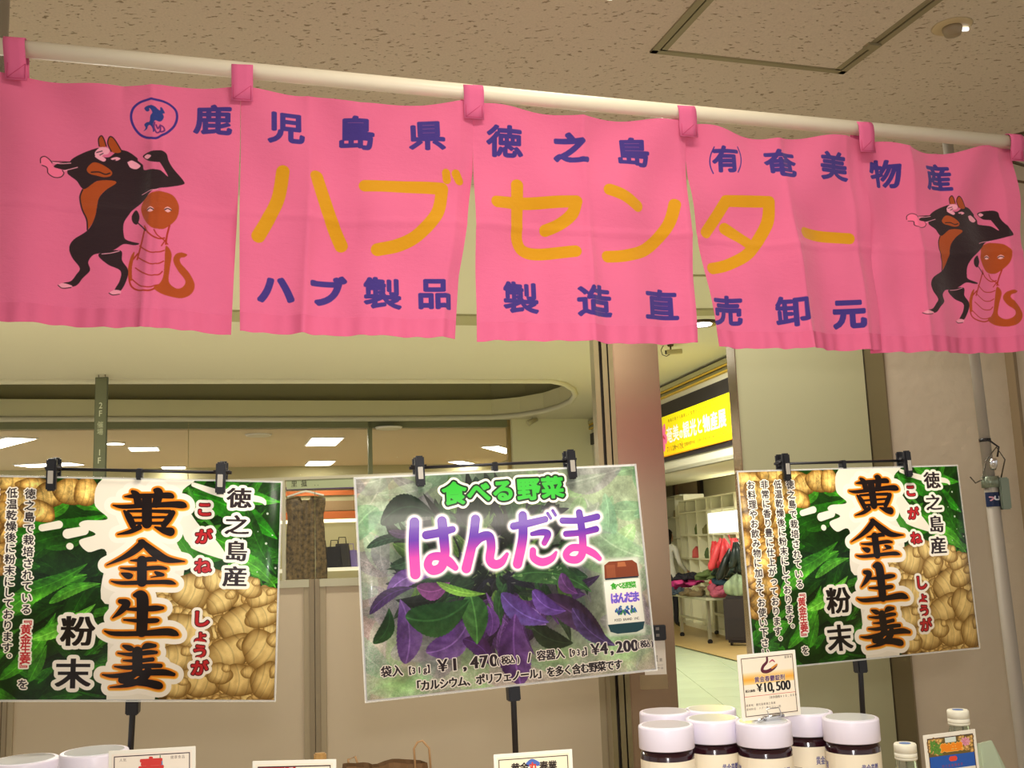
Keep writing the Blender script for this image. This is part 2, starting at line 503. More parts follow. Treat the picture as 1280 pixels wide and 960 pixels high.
# near ceiling: fissured mineral board
mc = bpy.data.materials.new('fissured_ceiling_board'); mc.use_nodes = True
nt = mc.node_tree; bs = nt.nodes['Principled BSDF']; bs.inputs['Roughness'].default_value = .9
tc = nt.nodes.new('ShaderNodeTexCoord'); mp = nt.nodes.new('ShaderNodeMapping'); mp.inputs['Rotation'].default_value = (0, 0, .9); mp.inputs['Scale'].default_value = (1, 2.1, 1)
n1 = nt.nodes.new('ShaderNodeTexNoise'); n1.inputs['Scale'].default_value = 42; n1.inputs['Detail'].default_value = 2.5; n1.inputs['Roughness'].default_value = .6
r1 = nt.nodes.new('ShaderNodeValToRGB'); r1.color_ramp.elements[0].position = .33; r1.color_ramp.elements[1].position = .39
r1.color_ramp.elements[0].color = lin('a08e74'); r1.color_ramp.elements[1].color = lin('e0d2be')
n2 = nt.nodes.new('ShaderNodeTexNoise'); n2.inputs['Scale'].default_value = 160
mx = nt.nodes.new('ShaderNodeMix'); mx.data_type = 'RGBA'; mx.blend_type = 'MULTIPLY'; mx.inputs[0].default_value = .25
bp = nt.nodes.new('ShaderNodeBump'); bp.inputs['Strength'].default_value = .7; bp.inputs['Distance'].default_value = .004
for a, b in ((tc.outputs['Object'], mp.inputs[0]), (mp.outputs[0], n1.inputs[0]), (n1.outputs[0], r1.inputs[0]), (tc.outputs['Object'], n2.inputs[0]),
             (r1.outputs[0], mx.inputs[6]), (n2.outputs[0], mx.inputs[7]), (mx.outputs[2], bs.inputs['Base Color']), (r1.outputs[0], bp.inputs['Height']), (bp.outputs[0], bs.inputs['Normal'])):
    nt.links.new(a, b)
# hatch rectangle from the photograph
h0 = np.array(Pz(820, 65, ZC)); h1 = np.array(Pz(1047, 90, ZC)); hd = (h1 - h0) / np.linalg.norm(h1 - h0); hL = float(np.linalg.norm(h1 - h0))
hback = Pz(862, 10, ZC) - h0; hb = np.array([hd[1], -hd[0], 0]); hb = hb if hb[1] < 0 else -hb
ceil = struct('ceiling', MB().box(-5, 5.5, -4, 3.95, ZC, ZC + .12), mc)
hang = math.atan2(hd[1], hd[0])
hx = thing('ceiling_hatch', 'square access hatch with a grey metal frame in the textured ceiling', 'hatch', (h0[0], h0[1], ZC), (0, 0, hang))
HD = .62
hm = mat('hatch_frame_grey', '93896a', .5, .2)
fr = MB()
for (a, b, c, d) in ((-.02, hL + .02, -.02, 0.0), (-.02, hL + .02, -HD, -HD + .02), (-.02, 0, -HD, 0), (hL, hL + .02, -HD, 0)):
    fr.box(a, b, c, d, -.006, 0)
fr.build('outer_frame', hm, hx)
fr = MB(); g = .006
for (a, b, c, d) in ((g, hL - g, -.02 - g, -g), (g, hL - g, -HD + .02 + g, -HD + .04 + g), (g, g + .018, -HD + .04, -g), (hL - g - .018, hL - g, -HD + .04, -g)):
    fr.box(a, b, c, d, -.005, 0)
fr.build('inner_frame', hm, hx)
MB().box(0, hL, -HD + .02, 0, -.0015, 0).build('shadow_gap', mat('hatch_gap', '2e2a20', .9), hx)
MB().box(g + .018, hL - g - .018, -HD + .045, -.02 - g, -.004, -.001).build('hatch_board', mc, hx)
ml = MB(); ml.box(hL - .03, hL + .012, -.2, -.17, -.012, -.004); ml.build('latch', hm, hx)

# smoke detector
sp = Pz(1190, 33, ZC)
sd = thing('smoke_detector', 'small round white detector on the textured ceiling at top right', 'detector', (sp[0], sp[1], ZC))
MB().lathe([(.012, -.004), (.05, -.004), (.056, 0)], 28).build('base_ring', mat('detector_cream', 'c8b48c', .5), sd)
MB().lathe([(.008, -.03), (.022, -.026), (.027, -.012), (.027, -.004)], 24).build('sensor_dome', mat('detector_grey', '9a8a70', .35), sd)
MB().box(.02, .045, -.004, .004, -.014, -.006).build('indicator', mat('indicator_white', 'ffffff', .3, emit=2.5), sd)

# lamp on the booth ceiling whose rim just shows at the top of the picture
lf = thing('ceiling_light', 'flat white ceiling light at the very top edge of the picture', 'light', (float(Pz(766, 2, ZC - .052)[0]), float(Pz(766, 2, ZC - .052)[1]), ZC), (0, 0, hang))
MB().box(-.34, 0, -.9, 0, -.045, 0, bev=.004).build('housing', mat('lamp_white', 'eeeade', .4), lf)
MB().box(-.335, -.005, -.89, -.005, -.052, -.045).build('diffuser', mat('lamp_glow', 'fff6e0', .4, emit=5.0), lf)

# hall ceiling with the rounded recess
rec_near = [Pz(x, y, ZF) for x, y in ((-120, 475.5), (0, 475), (350, 474.5), (688, 474.5))]
rec_end = [Pz(x, y, ZF) for x, y in ((705, 478), (716, 485), (719, 492), (714, 500), (700, 507), (680, 513), (650, 518), (615, 521))]
rec_far = [Pz(x, y, ZF) for x, y in ((500, 522.5), (350, 523.0), (0, 523), (-120, 523))]
loop = [Vector((float(p[0]), float(p[1]), ZF)) for p in rec_near + rec_end + rec_far]
bm = bmesh.new()
outer = [bm.verts.new(v) for v in ((-14, 3.95, ZF), (9, 3.95, ZF), (9, 26, ZF), (-14, 26, ZF))]
inner = [bm.verts.new(v) for v in loop]
ed = [bm.edges.new((outer[i], outer[(i + 1) % 4])) for i in range(4)] + [bm.edges.new((inner[i], inner[(i + 1) % len(inner)])) for i in range(len(inner))]
bmesh.ops.triangle_fill(bm, edges=ed, use_beauty=True)
me = bpy.data.meshes.new('ceiling'); bm.to_mesh(me); bm.free(); me.materials.append(M_cream)
hc = bpy.data.objects.new('ceiling', me); COL.objects.link(hc); hc['kind'] = 'structure'
cen = sum(loop, Vector()) / len(loop)


def ring_wall(a, b, za, zb):
    n = len(a); vs = [(p.x, p.y, za) for p in a] + [(p.x, p.y, zb) for p in b]
    return MB().add(vs, [(i, (i + 1) % n, n + (i + 1) % n, n + i) for i in range(n)])


def inset(lp, d):
    out = []
    n = len(lp)
    for i in range(n):
        a, b, c = lp[i - 1], lp[i], lp[(i + 1) % n]
        t = (c - a).normalized(); nn = Vector((-t.y, t.x, 0))
        if nn.dot(cen - b) < 0 and i not in (0, n - 1): nn = -nn
        out.append(b + nn * d if i not in (0, n - 1) else b + Vector((0, d if i == 0 else -d, 0)))
    return out


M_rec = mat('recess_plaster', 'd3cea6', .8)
t1 = ring_wall(loop, loop, ZF, ZF + .30)
struct('recess_lower_step', t1, M_rec, hc)
lp2 = inset(loop, -.18)
struct('recess_ledge', ring_wall(loop, lp2, ZF + .30, ZF + .30), M_rec, hc)
struct('recess_upper_step', ring_wall(lp2, lp2, ZF + .30, ZF + .75), mat('recess_plaster_shaded', '8f8a66', .9), hc)  # same plaster, darkened in colour for the shade up inside the recess
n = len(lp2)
struct('recess_top', MB().add([(p.x, p.y, ZF + .75) for p in lp2], [tuple(range(n))]), mat('recess_plaster_shaded', '8f8a66', .9), hc)
# moulding bead around the mouth
struct('recess_moulding', MB().tube([(p.x, p.y, ZF - .01) for p in loop], .045, 8), M_cream, hc)
# shallow slot bands on the hall ceiling
def band(pts, wd, name, m, dz=.03):
    a, b = Pz(*pts[0], ZF), Pz(*pts[1], ZF)
    d = (b - a) / np.linalg.norm(b - a); nn = np.array([-d[1], d[0], 0]); nn = nn if nn[1] > 0 else -nn
    struct(name, quad_slab([a - [0, 0, dz], b - [0, 0, dz], b + nn * wd - [0, 0, dz], a + nn * wd - [0, 0, dz]], -dz if False else dz), m, hc)
M_slot = mat('ceiling_slot', 'a39e78', .8)
band(((-60, 381), (720, 395)), .42, 'ceiling_slot', M_slot, .02)
band(((840, 343), (960, 344)), .03, 'ceiling_joint', M_slot, .012)
band(((840, 386), (960, 384)), .25, 'ceiling_slot', M_slot, .02)

# far left wall: windows under the recess
WA, WB, WC_ = Pz(-120, 527, ZF), Pz(640, 525, ZF), Pz(760, 524.5, ZF)
def wpt(px, z, A=WA, B=WB):
    d = ray(px, 560); n_ = np.array([A[1] - B[1], B[0] - A[0], 0.0]); t = ((A * [1, 1, 0] - CAM * [1, 1, 0]) @ n_) / (d @ n_)
    q = CAM + d * t; return np.array([q[0], q[1], z])
wdir = (WB - WA) * [1, 1, 0]; wdir = wdir / np.linalg.norm(wdir); wang = math.atan2(wdir[1], wdir[0]); wnrm = np.array([-wdir[1], wdir[0], 0])
M_wframe = mat('window_frame_greygreen', '7f8262', .45, .3)
M_glass = mat('clear_glass', 'ffffff', .02, trans=1.0, ior=1.02, spec=.3)
struct('wall_back', quad_slab([wpt(638, 0) , wpt(800, 0), wpt(800, ZF), wpt(638, ZF)], -.15 if False else .15), mat('pale_wall', 'dfdcb6', .8))
winroot = struct('window_1', MB(), M_wframe) if False else None


def wall_box(px0, px1, z0, z1, d0, d1):
    a, b = wpt(px0, 0), wpt(px1, 0); L = float(np.linalg.norm(b - a))
    M = Matrix.Translation(Vector((float(a[0]), float(a[1]), 0))) @ Matrix.Rotation(wang, 4, 'Z')
    return MB().box(0, L, d0, d1, z0, z1, M)


struct('wall_left', wall_box(-120, 638, 0, .35, -.05, .1), mat('pale_wall', 'dfdcb6', .8))
for i, (a, b) in enumerate(((-120, 126), (126, 235), (235, 460), (460, 637))):
    wn = struct('window_%d' % (i + 1), wall_box(a, a + (1.2 if i in (1, 2) else 5), .35, ZF, -.05, .05), mat('thin_mullion', 'b9a97c', .3, .5) if i in (1, 2) else M_wframe)
    struct('window_head', wall_box(a, b, ZF - .13, ZF, -.05, .05), M_wframe, wn)
    struct('window_sill', wall_box(a, b, .35, .42, -.06, .06), M_wframe, wn)
    struct('pane', wall_box(a, b, .42, ZF - .13, -.004, .004), M_glass, wn)
struct('trim_1', wall_box(634, 639, .35, ZF, -.05, .05), mat('brass_mullion', '9d8a5c', .35, .6))

# shop behind the windows
ZI = 3.55
M_int = mat('shop_ceiling', 'dccba8', .8)
struct('ceiling', quad_slab([wpt(-160, ZI) + wnrm * .12, wpt(760, ZI) + wnrm * .12, wpt(760, ZI) + wnrm * 9, wpt(-160, ZI) + wnrm * 9], -.05 if False else .05), M_int)
bk0, bk1 = wpt(-300, 0) + wnrm * 8, wpt(900, 0) + wnrm * 8
struct('wall_back', quad_slab([bk0, bk1, bk1 + [0, 0, ZF], bk0 + [0, 0, ZF]], .1), mat('shop_wall', 'b9b48c', .8))
struct('wall_right', quad_slab([wpt(760, 0), wpt(760, 0) + wnrm * 8, wpt(760, ZF) + wnrm * 8, wpt(760, ZF)], .1), mat('shop_wall', 'b9b48c', .8))
def on_back(px, y0, y1, name, m, parent, px1=None, out=.16, px0=0):
    a = bk0 - wnrm * out; b = bk1 - wnrm * out
    c = [Pl(px, y1, a, b), Pl(px1, y1, a, b), Pl(px1, y0, a, b), Pl(px, y0, a, b)]
    z0, z1 = (c[0][2] + c[1][2]) / 2, (c[2][2] + c[3][2]) / 2
    c[0][2] = c[1][2] = z0; c[2][2] = c[3][2] = z1
    return quad_slab(c, -.02).build(name, m, parent)
wall_disp = thing('wall_fixture', 'orange and purple banded shelf fascia on the far shop wall', 'fixture', (0, 0, 0))
M_or = mat('orange_band', 'c26a34', .6)
on_back(200, 608, 611, 'purple_stripe', mat('purple_stripe', '4b3560', .5), wall_disp, 620)
on_back(200, 613, 619, 'orange_band', M_or, wall_disp, 620)
on_back(200, 626, 638, 'brown_band', mat('brown_band', '9a805c', .6), wall_disp, 620)
on_back(200, 639, 648, 'orange_band', M_or, wall_disp, 620)
on_back(200, 649, 653, 'light_strip', mat('strip_glow', 'fff4d8', .4, emit=1.6), wall_disp, 620)

def panel_light(px, py, w_, l_, ang, label, z=ZI, round_=False, lit=True):
    p = Pz(px, py, z)
    t = thing('ceiling_light', label, 'light', (p[0], p[1], z), (0, 0, wang + ang), 'ceiling lights of the shop behind glass')
    m = mat('shop_lamp_glow', 'fff8e6', .4, emit=25.0) if lit else mat('lamp_unlit', 'd8d2b8', .4)
    if round_:
        MB().lathe([(w_ * .5, -.03), (w_ * .56, 0)], 24).build('housing', mat('lamp_white', 'eeeade', .4), t)
        MB().lathe([(w_ * .3, -.04), (w_ * .47, -.035), (w_ * .48, -.02)], 24).build('diffuser', m, t)
    else:
        f = MB()
        for a in ((-w_ / 2 - .03, w_ / 2 + .03, -l_ / 2 - .03, -l_ / 2), (-w_ / 2 - .03, w_ / 2 + .03, l_ / 2, l_ / 2 + .03), (-w_ / 2 - .03, -w_ / 2, -l_ / 2, l_ / 2), (w_ / 2, w_ / 2 + .03, -l_ / 2, l_ / 2)):
            f.box(*a, -.025, 0)
        f.build('housing', mat('lamp_white', 'eeeade', .4), t)
        MB().box(-w_ / 2, w_ / 2, -l_ / 2, l_ / 2, -.03, -.012).build('diffuser', m, t)
for a in ((2, 553, .45, 1.9, .5, 'slanted strip light cut by the left picture edge'),
          (62, 580, .62, 1.2, 1.2, 'long strip light just above the left ginger poster'),
          (144, 553, .32, .3, 0, 'small round downlight right of the hanging sign', ZI, True),
          (180, 560, .5, .6, 0, 'square light panel right of the round downlight'),
          (217, 583.5, .5, .5, 0, 'small square light panel above the left poster bar'),
          (323, 543, .42, .3, 0, 'unlit round ceiling fitting under the window head', ZI, True, False),
          (405, 551, .56, 1.35, 0, 'large bright square light panel in the middle window'),
          (400, 578, .58, 1.1, 0, 'bright square light panel below the largest one'),
          (404, 603, .55, .8, 0, 'light panel seen over the lettered glass strip'),
          (486, 534, .42, .4, 0, 'round fitting left in the right-hand window', ZI, True, False),
          (590, 580, .35, 2.6, -.55, 'slanted light strip behind the middle poster bar'),
          (627, 561, .35, 1.7, -.55, 'slanted light strip beside the brass mullion')):
    panel_light(*a)

# garment hung in the shop window, goods behind it
def cloth_blob(mb, cx, cy, cz, rx, ry, rz, rnd, n=10):
    ph = [rnd.random() * 6.28 for _ in range(6)]
    vs = []; 
    for i in range(n + 1):
        th = math.pi * i / n
        for k in range(2 * n):
            f = 2 * math.pi * k / (2 * n)
            q = 1 + .16 * math.sin(3 * f + ph[0] + 2 * th) + .10 * math.sin(5 * th + ph[1] + f) + .07 * math.sin(7 * f + ph[2])
            vs.append((cx + rx * q * math.sin(th) * math.cos(f), cy + ry * q * math.sin(th) * math.sin(f), max(cz - rz * .55, cz + rz * q * math.cos(th))))
    m = 2 * n
    mb.add(vs, [(i * m + k, i * m + (k + 1) % m, (i + 1) * m + (k + 1) % m, (i + 1) * m + k) for i in range(n) for k in range(m)], None, True)

gp = P(382, 614, 11.5); sc_ = 11.5 / 1300
gar = thing('hanging_dress', 'brown-green sequined sleeveless dress hanging on a clear hanger', 'dress', gp)
MB_ = MB()
prof = [(-.225, .0), (-.2, .035), (-.06, .06), (.06, .06), (.2, .035), (.225, 0)]
nx, nz = 24, 18
vs = []
for side in (-1, 1):
    for j in range(nz + 1):
        v = j / nz; z = -.05 - v * .93
        hw = .215 + .01 * math.sin(v * 9) - .03 * math.exp(-((v - .25) / .12) ** 2) + .01 * v
        for i in range(nx + 1):
            u = i / nx * 2 - 1
            top = (-.03 * abs(u) if v < .01 else 0) + (.0)
            d = (.07 * math.sqrt(max(0, 1 - u * u)) + .006) * side + .010 * math.sin(u * 22 + v * 3) * (v > .15)
            vs.append((u * hw, d, z + top - (.05 if (abs(u) < .3 and j == 0) else 0)))
m1 = nx + 1; off = (nz + 1) * m1
fs = []
for s_ in (0, 1):
    for j in range(nz):
        for i in range(nx):
            q = (s_ * off + j * m1 + i, s_ * off + j * m1 + i + 1, s_ * off + (j + 1) * m1 + i + 1, s_ * off + (j + 1) * m1 + i)
            fs.append(q if s_ == 0 else q[::-1])
for i in range(nx): fs.append((i, off + i, off + i + 1, i + 1))
mseq = mat('sequin_fabric', '54452c', .4, .2, var=.7, vscale=26, bump=.5, bscale=60)
MB().add(vs, fs, None, True).build('dress_body', mseq, gar)
MB().tube([(-.2, 0, -.055), (-.05, 0, -.01), (0, 0, .0), (.05, 0, -.01), (.2, 0, -.055)], .012, 8).build('hanger', mat('clear_hanger', 'd8d4c8', .1, alpha=1), gar)
MB().tube([(0, 0, 0), (0, 0, .06), (.02, 0, .09), (.03, 0, .12), (0, 0, .15), (-.03, 0, .13)], .006, 8).build('hook', mat('chrome', 'd8d8dc', .15, 1.0), gar)
# rail it hangs from: floor-standing single rail
rl = thing('garment_rail', 'thin steel garment rail holding the dress behind the partition', 'rail', (gp[0], gp[1], 0))
rz_ = float(gp[2]) + .145
MB().tube([(-.6, 0, 0), (-.6, 0, rz_), (.6, 0, rz_), (.6, 0, 0)], .012, 8).build('rail_frame', mat('chrome', 'd8d8dc', .15, 1.0), rl)
for sx in (-.6, .6): MB().box(sx - .02, sx + .02, -.25, .25, 0, .03).build('foot', mat('chrome', 'd8d8dc', .15, 1.0), rl)

rnd = random.Random(4)
show = P(470, 712, 15.2)
sc = thing('glass_showcase', 'low glass showcase with white top behind the hanging dress', 'showcase', (show[0] - 1.2, 15.2, 0))
zt = float(show[2]) + .05
MB().box(-1.0, 2.2, 0, .6, 0, zt - .35, bev=.01).build('base', mat('showcase_base', 'a09468', .5), sc)
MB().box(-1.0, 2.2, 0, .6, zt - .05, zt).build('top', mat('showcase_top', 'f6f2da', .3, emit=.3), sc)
g_ = MB().box(-1.0, 2.2, 0, .012, zt - .35, zt - .05).build('glass_front', M_glass, sc)
for k, (px, col, lab) in enumerate(((418, '1d1a1c', 'black handbag on the glass showcase nearest the dress'), (437, '8878b0', 'lilac handbag on the glass showcase by the poster edge'), (428, '2b2620', 'dark brown bag between the black and lilac bags'), (402, '3a3228', 'dark bag partly behind the hanging dress'))):
    p = P(px, 700, 15.35)
    bag = thing('handbag', lab, 'bag', (p[0], 15.35 + .05 * (k % 2), zt), (0, 0, rnd.uniform(-.3, .3)), 'bags on the far showcase')
    mb = MB(); hh = (.30, .24, .34, .3)[k]
    mb.add([(-.13, -.05, 0), (.13, -.05, 0), (.13, .05, 0), (-.13, .05, 0), (-.09, -.03, hh), (.09, -.03, hh), (.09, .03, hh), (-.09, .03, hh)],
           [(3, 2, 1, 0), (4, 5, 6, 7), (0, 1, 5, 4), (1, 2, 6, 5), (2, 3, 7, 6), (3, 0, 4, 7)])
    mb.build('bag_body', mat('leather_' + col, col, .45), bag)
    MB().tube([(-.06, 0, hh - .01), (-.05, 0, hh + .09), (.05, 0, hh + .09), (.06, 0, hh - .01)], .007, 8).build('handle', mat('leather_' + col, col, .45), bag)

# hanging grey-green sign on the hall ceiling
c = Canvas(120, 900, '6d7156')
c.text('2F', 60, 250, 74, 70, vertical=True, col='c9ccb0', bold=1)
c.text('催場', 60, 420, 60, 62, vertical=True, col='b5b898', bold=1)
c.text('1F', 60, 660, 74, 70, vertical=True, col='c9ccb0', bold=1)
c.rect(0, 0, 6, 900, '4e5240'); c.rect(114, 0, 120, 900, '4e5240')
YS = 12.3; a_, b_ = P(119, 476, YS), P(134.5, 476, YS)
hs = thing('hanging_floor_sign', 'tall narrow grey-green sign with pale lettering hanging from the hall ceiling', 'sign', (float(a_[0] + b_[0]) / 2, YS, 0))
hw = float(b_[0] - a_[0]) / 2; zb = float(P(126, 600, YS)[2]); ztp = ZF - .03
MB().box(-hw, hw, 0, .03, zb, ztp, bev=.002).build('sign_board', mat('sign_edge', '5a5e48', .5), hs)
MB().add([(-hw + .003, -.003, zb + .01), (hw - .003, -.003, zb + .01), (hw - .003, -.003, ztp - .01), (-hw + .003, -.003, ztp - .01)], [(0, 1, 2, 3)]).build('sign_face', print_mat('floor_sign_print', c.image('floor_sign')), hs, uv=lambda v: ((v[0] + hw) / (2 * hw), (v[2] - zb) / (ztp - zb)))
for sx in (-.04, .04): MB().tube([(sx, .015, ztp - .005), (sx, .015, ZF)], .004, 6).build('hanging_rod', M_metal_dark, hs)

# downlight and cctv camera on the hall ceiling
p = Pz(877, 403, ZF)
dl = thing('downlight', 'round lit downlight seen between two hanging cloth panels', 'light', (p[0], p[1], ZF))
MB().lathe([(.115, -.02), (.15, -.03), (.165, 0)], 32).build('ring', M_metal_dark, dl)
MB().lathe([(.02, -.035), (.10, -.03), (.112, -.01)], 32).build('lamp', mat('down_glow', 'ffffff', .3, emit=6), dl)
p = Pz(838, 431, ZF)
cc = thing('security_camera', 'small cream security camera on the ceiling under the pink cloth', 'camera', (p[0], p[1], ZF), (0, 0, -.2)); cc.scale = (.65, .65, .65)
MB().lathe([(.05, -.03), (.06, 0)], 20).build('mount', M_metal_dark, cc)
MB().tube([(0, 0, -.02), (0, 0, -.12)], .014, 8).build('stem', M_metal_dark, cc)
MB().box(-.07, .2, -.045, .045, -.17, -.09, bev=.008).build('camera_body', mat('cctv_cream', 'a89c6c', .4), cc)
MB().tube([(-.1, 0, -.13), (-.06, 0, -.13)], .035, 16).build('lens_hood', M_black, cc)
MB().tube([(-.02, 0, -.17), (-.08, 0, -.2), (-.15, 0, -.17), (-.17, 0, -.08), (-.12, 0, -.0)], .007, 8).build('cable', M_black, cc)
p = Pz(665, 522, ZF - .01)
sp2 = thing('spotlight', 'tiny cream spotlight on the ceiling beside the rounded recess', 'light', (p[0], p[1], ZF))
MB().tube([(0, 0, 0), (0, 0, -.06)], .02, 10).build('stem', M_cream, sp2)
MB().tube([(.09, 0, -.04), (-.03, -.05, -.09), (-.08, -.07, -.12)], [.03, .05, .055], 14).build('lamp_head', mat('spot_head', 'b4ae88', .4), sp2)

# ------------------------------------------------------------------ far shop on the right
def Wp(px, y): return Pl(px, y, W0, W1)
s_of = lambda q: float((q - FA) @ fdir)
def zrow(y):      # height on the fascia plane of the row measured at x = 830
    return float(Wp(830, y)[2])
def fascia(name, y0, y1, m, out, parent, s0=-5.5, s1=4.0, uv=None):
    z0, z1 = zrow(y1), zrow(y0)
    A = FA + fdir * s0 - fn * out; B = FA + fdir * s1 - fn * out
    mb = MB().add([(A[0], A[1], z0), (B[0], B[1], z0), (B[0], B[1], z1), (A[0], A[1], z1)] + [(q[0], q[1], z) for z in (z0, z1) for q in (A + fn * (out + .05), B + fn * (out + .05))][:2] + [(B[0] + fn[0] * (out + .05), B[1] + fn[1] * (out + .05), z1), (A[0] + fn[0] * (out + .05), A[1] + fn[1] * (out + .05), z1)],
                  [(0, 1, 2, 3), (7, 6, 5, 4), (0, 4, 5, 1), (3, 2, 6, 7), (1, 5, 6, 2), (0, 3, 7, 4)])
    o = mb.build(name, m, parent, uv)
    return o
fas = fascia('wall_right', 484, 592, M_cream, 0.0, None); fas['kind'] = 'structure'
# extend fascia to the ceiling
M_yel = mat('yellow_line', 'd8b23a', .5)
fascia('cornice', 485, 490, mat('cornice_olive', 'b8b184', .6), .06, fas)
fascia('yellow_stripe', 490.5, 492.5, M_yel, .05, fas)
fascia('dark_groove', 492.5, 494, M_metal_dark, .03, fas)
fascia('metal_rail', 494, 497, mat('rail_olive', '867f58', .4, .4), .05, fas)
fascia('yellow_stripe', 497, 498.6, M_yel, .05, fas)
fascia('black_band', 505.5, 523, mat('black_band', '1f1a1e', .5), .03, fas)
fascia('black_band', 572.5, 578, mat('black_band', '1f1a1e', .5), .03, fas)
c = Canvas(1600, 330, 'f7e80f')
for px_ in range(0, 330, 2): c.rect(0, px_, 1600, px_ + 2, (np.array([.98, .93, .07]) * (1 - px_ / 330) + np.array([.98, .80, .05]) * (px_ / 330)).astype(np.float32))
s0g, s1g = s_of(Wp(826, 540)), s_of(Wp(940, 540))
def sgx(px, y): return (s_of(Wp(px, y)) - s0g) / (s1g - s0g) * 1600
for k in range(5):
    a = k * 1.257 + .3; cx, cy = sgx(834, 540), 165
    c.poly([(cx, cy), (cx + 55 * math.cos(a - .5), cy + 90 * math.sin(a - .5)), (cx + 75 * math.cos(a), cy + 125 * math.sin(a)), (cx + 55 * math.cos(a + .5), cy + 90 * math.sin(a + .5))], 'ef6aa0', 6)
c.stroke([(cx, cy, 14), (cx + 30, cy + 20, 6)], 'c2283c')
xa, xb = sgx(838, 545), sgx(914, 530)
main = '奄美の観光と物産展'
ws = [1.05, 1.05, .6, 1.05, 1.05, .9, 1.05, 1.05, 1.05]; tot = sum(ws); x = xa; it = []
for ch, q in zip(main, ws):
    w_ = (xb - xa) * q / tot; it.append((ch, x + w_ / 2, 165 + (20 if q < .8 else 0), w_ * .98, 138 if q > .8 else 80, False)); x += w_
c.glyphs(it, 'fffef0', bold=2.5, outs=[(3, 'c9b46a')])
small = '奄美の島から美味しい宝物をご招待致しました'
xa2, xb2 = sgx(840, 510), sgx(905, 500)
c.text(small, xa2, 48, 34, (xb2 - xa2) / len(small), col='6a5c10', xs=1.1)
xd = sgx(840, 565); xe = sgx(858, 560)
c.text('7/12木〜17火', xd, 275, 56, (xe - xd) / 8, col='2e2a18', bold=.6, xs=.9)
c.text('営業時間午前10時〜午後8時（最終日は午後5時まで）', sgx(862, 560), 275, 30, (sgx(922, 545) - sgx(862, 560)) / 24, col='4a4218', bold=.5, xs=1.2)
c.rect(0, 322, 1600, 330, 'e89a10')
sg = thing('exhibition_banner', 'long yellow banner with white lettering on the far shop fascia', 'banner', (0, 0, 0))
zA, zB = zrow(572.5), zrow(522.6)
sA, sB = FA + fdir * s0g - fn * .06, FA + fdir * s1g - fn * .06
smb = quad_slab([(sA[0], sA[1], zA), (sB[0], sB[1], zA), (sB[0], sB[1], zB), (sA[0], sA[1], zB)], .02 if False else -.02)
Lb = float(np.linalg.norm(sB - sA))
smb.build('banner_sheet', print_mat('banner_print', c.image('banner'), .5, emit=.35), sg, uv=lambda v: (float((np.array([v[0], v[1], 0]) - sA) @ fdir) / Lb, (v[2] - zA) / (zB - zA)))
# soffit going into the shop, interior ceiling, walls
zS = zrow(592)
A = FA + fdir * -5.5; B = FA + fdir * 4.0
struct('shop_soffit', quad_slab([(A[0], A[1], zS), (B[0], B[1], zS), (B[0] + fn[0] * 1.3, B[1] + fn[1] * 1.3, zS), (A[0] + fn[0] * 1.3, A[1] + fn[1] * 1.3, zS)], .05 if False else .05), M_cream, fas)
struct('ceiling', quad_slab([(A[0], A[1], 3.0), (B[0], B[1], 3.0), (B[0] + fn[0] * 7, B[1] + fn[1] * 7, 3.0), (A[0] + fn[0] * 7, A[1] + fn[1] * 7, 3.0)], .05), M_cream)
q = [fn * 6.8]
A2, B2 = A - fdir * 2 + fn * 4.6, B + fn * 4.6
struct('wall_back', quad_slab([A2, B2, B2 + [0, 0, 3.0], A2 + [0, 0, 3.0]], .1), mat('shop_wall_beige', 'c9b488', .8))
A3 = FA - fdir * 5.5
struct('wall_back', quad_slab([A3, A3 + fn * 5, A3 + fn * 5 + [0, 0, ZF], A3 + [0, 0, ZF]], .1), mat('shop_wall_beige', 'c9b488', .8))


def face_rect(px0, y0, px1, y1, A_, B_):
    return [Pl(px0, y1, A_, B_), Pl(px1, y1, A_, B_), Pl(px1, y0, A_, B_), Pl(px0, y0, A_, B_)]
# dark framed glass panes above the shelves, on a partition parallel to the shop front
Ga, Gb = FA + fn * 1.9 - fdir * 5, FB + fn * 1.9 + fdir * 3
gx_ = thing('glass_partition', 'dark framed glass partition above the white cube shelves', 'partition', (0, 0, 0))
def vbar(px0, px1, z0, z1, name, m, par, th=.05, A_=Ga, B_=Gb):
    a, b = Pl(px0, 650, A_, B_), Pl(px1, 650, A_, B_)
    return quad_slab([(a[0], a[1], z0), (b[0], b[1], z0), (b[0], b[1], z1), (a[0], a[1], z1)], -th).build(name, m, par)
vbar(832, 843, 0, 3.0, 'glass_pane', mat('window_glow_glass', 'b4ac88', .25), gx_)
vbar(843, 846, 0, 3.0, 'dark_frame', M_metal_dark, gx_, .07)
vbar(850, 874, 0, 3.0, 'beige_panel', mat('panel_beige', 'c2ab80', .6), gx_)
vbar(874, 878, 0, 3.0, 'dark_frame', M_metal_dark, gx_, .07)
vbar(878, 882, 0, 3.0, 'dark_frame', M_black, gx_, .08)
vbar(882, 960, 0, 3.0, 'glass_pane', mat('window_glow_glass', 'b4ac88', .25), gx_)
vbar(882, 925, 2.5, 2.54, 'transom', M_metal_dark, gx_, .08)

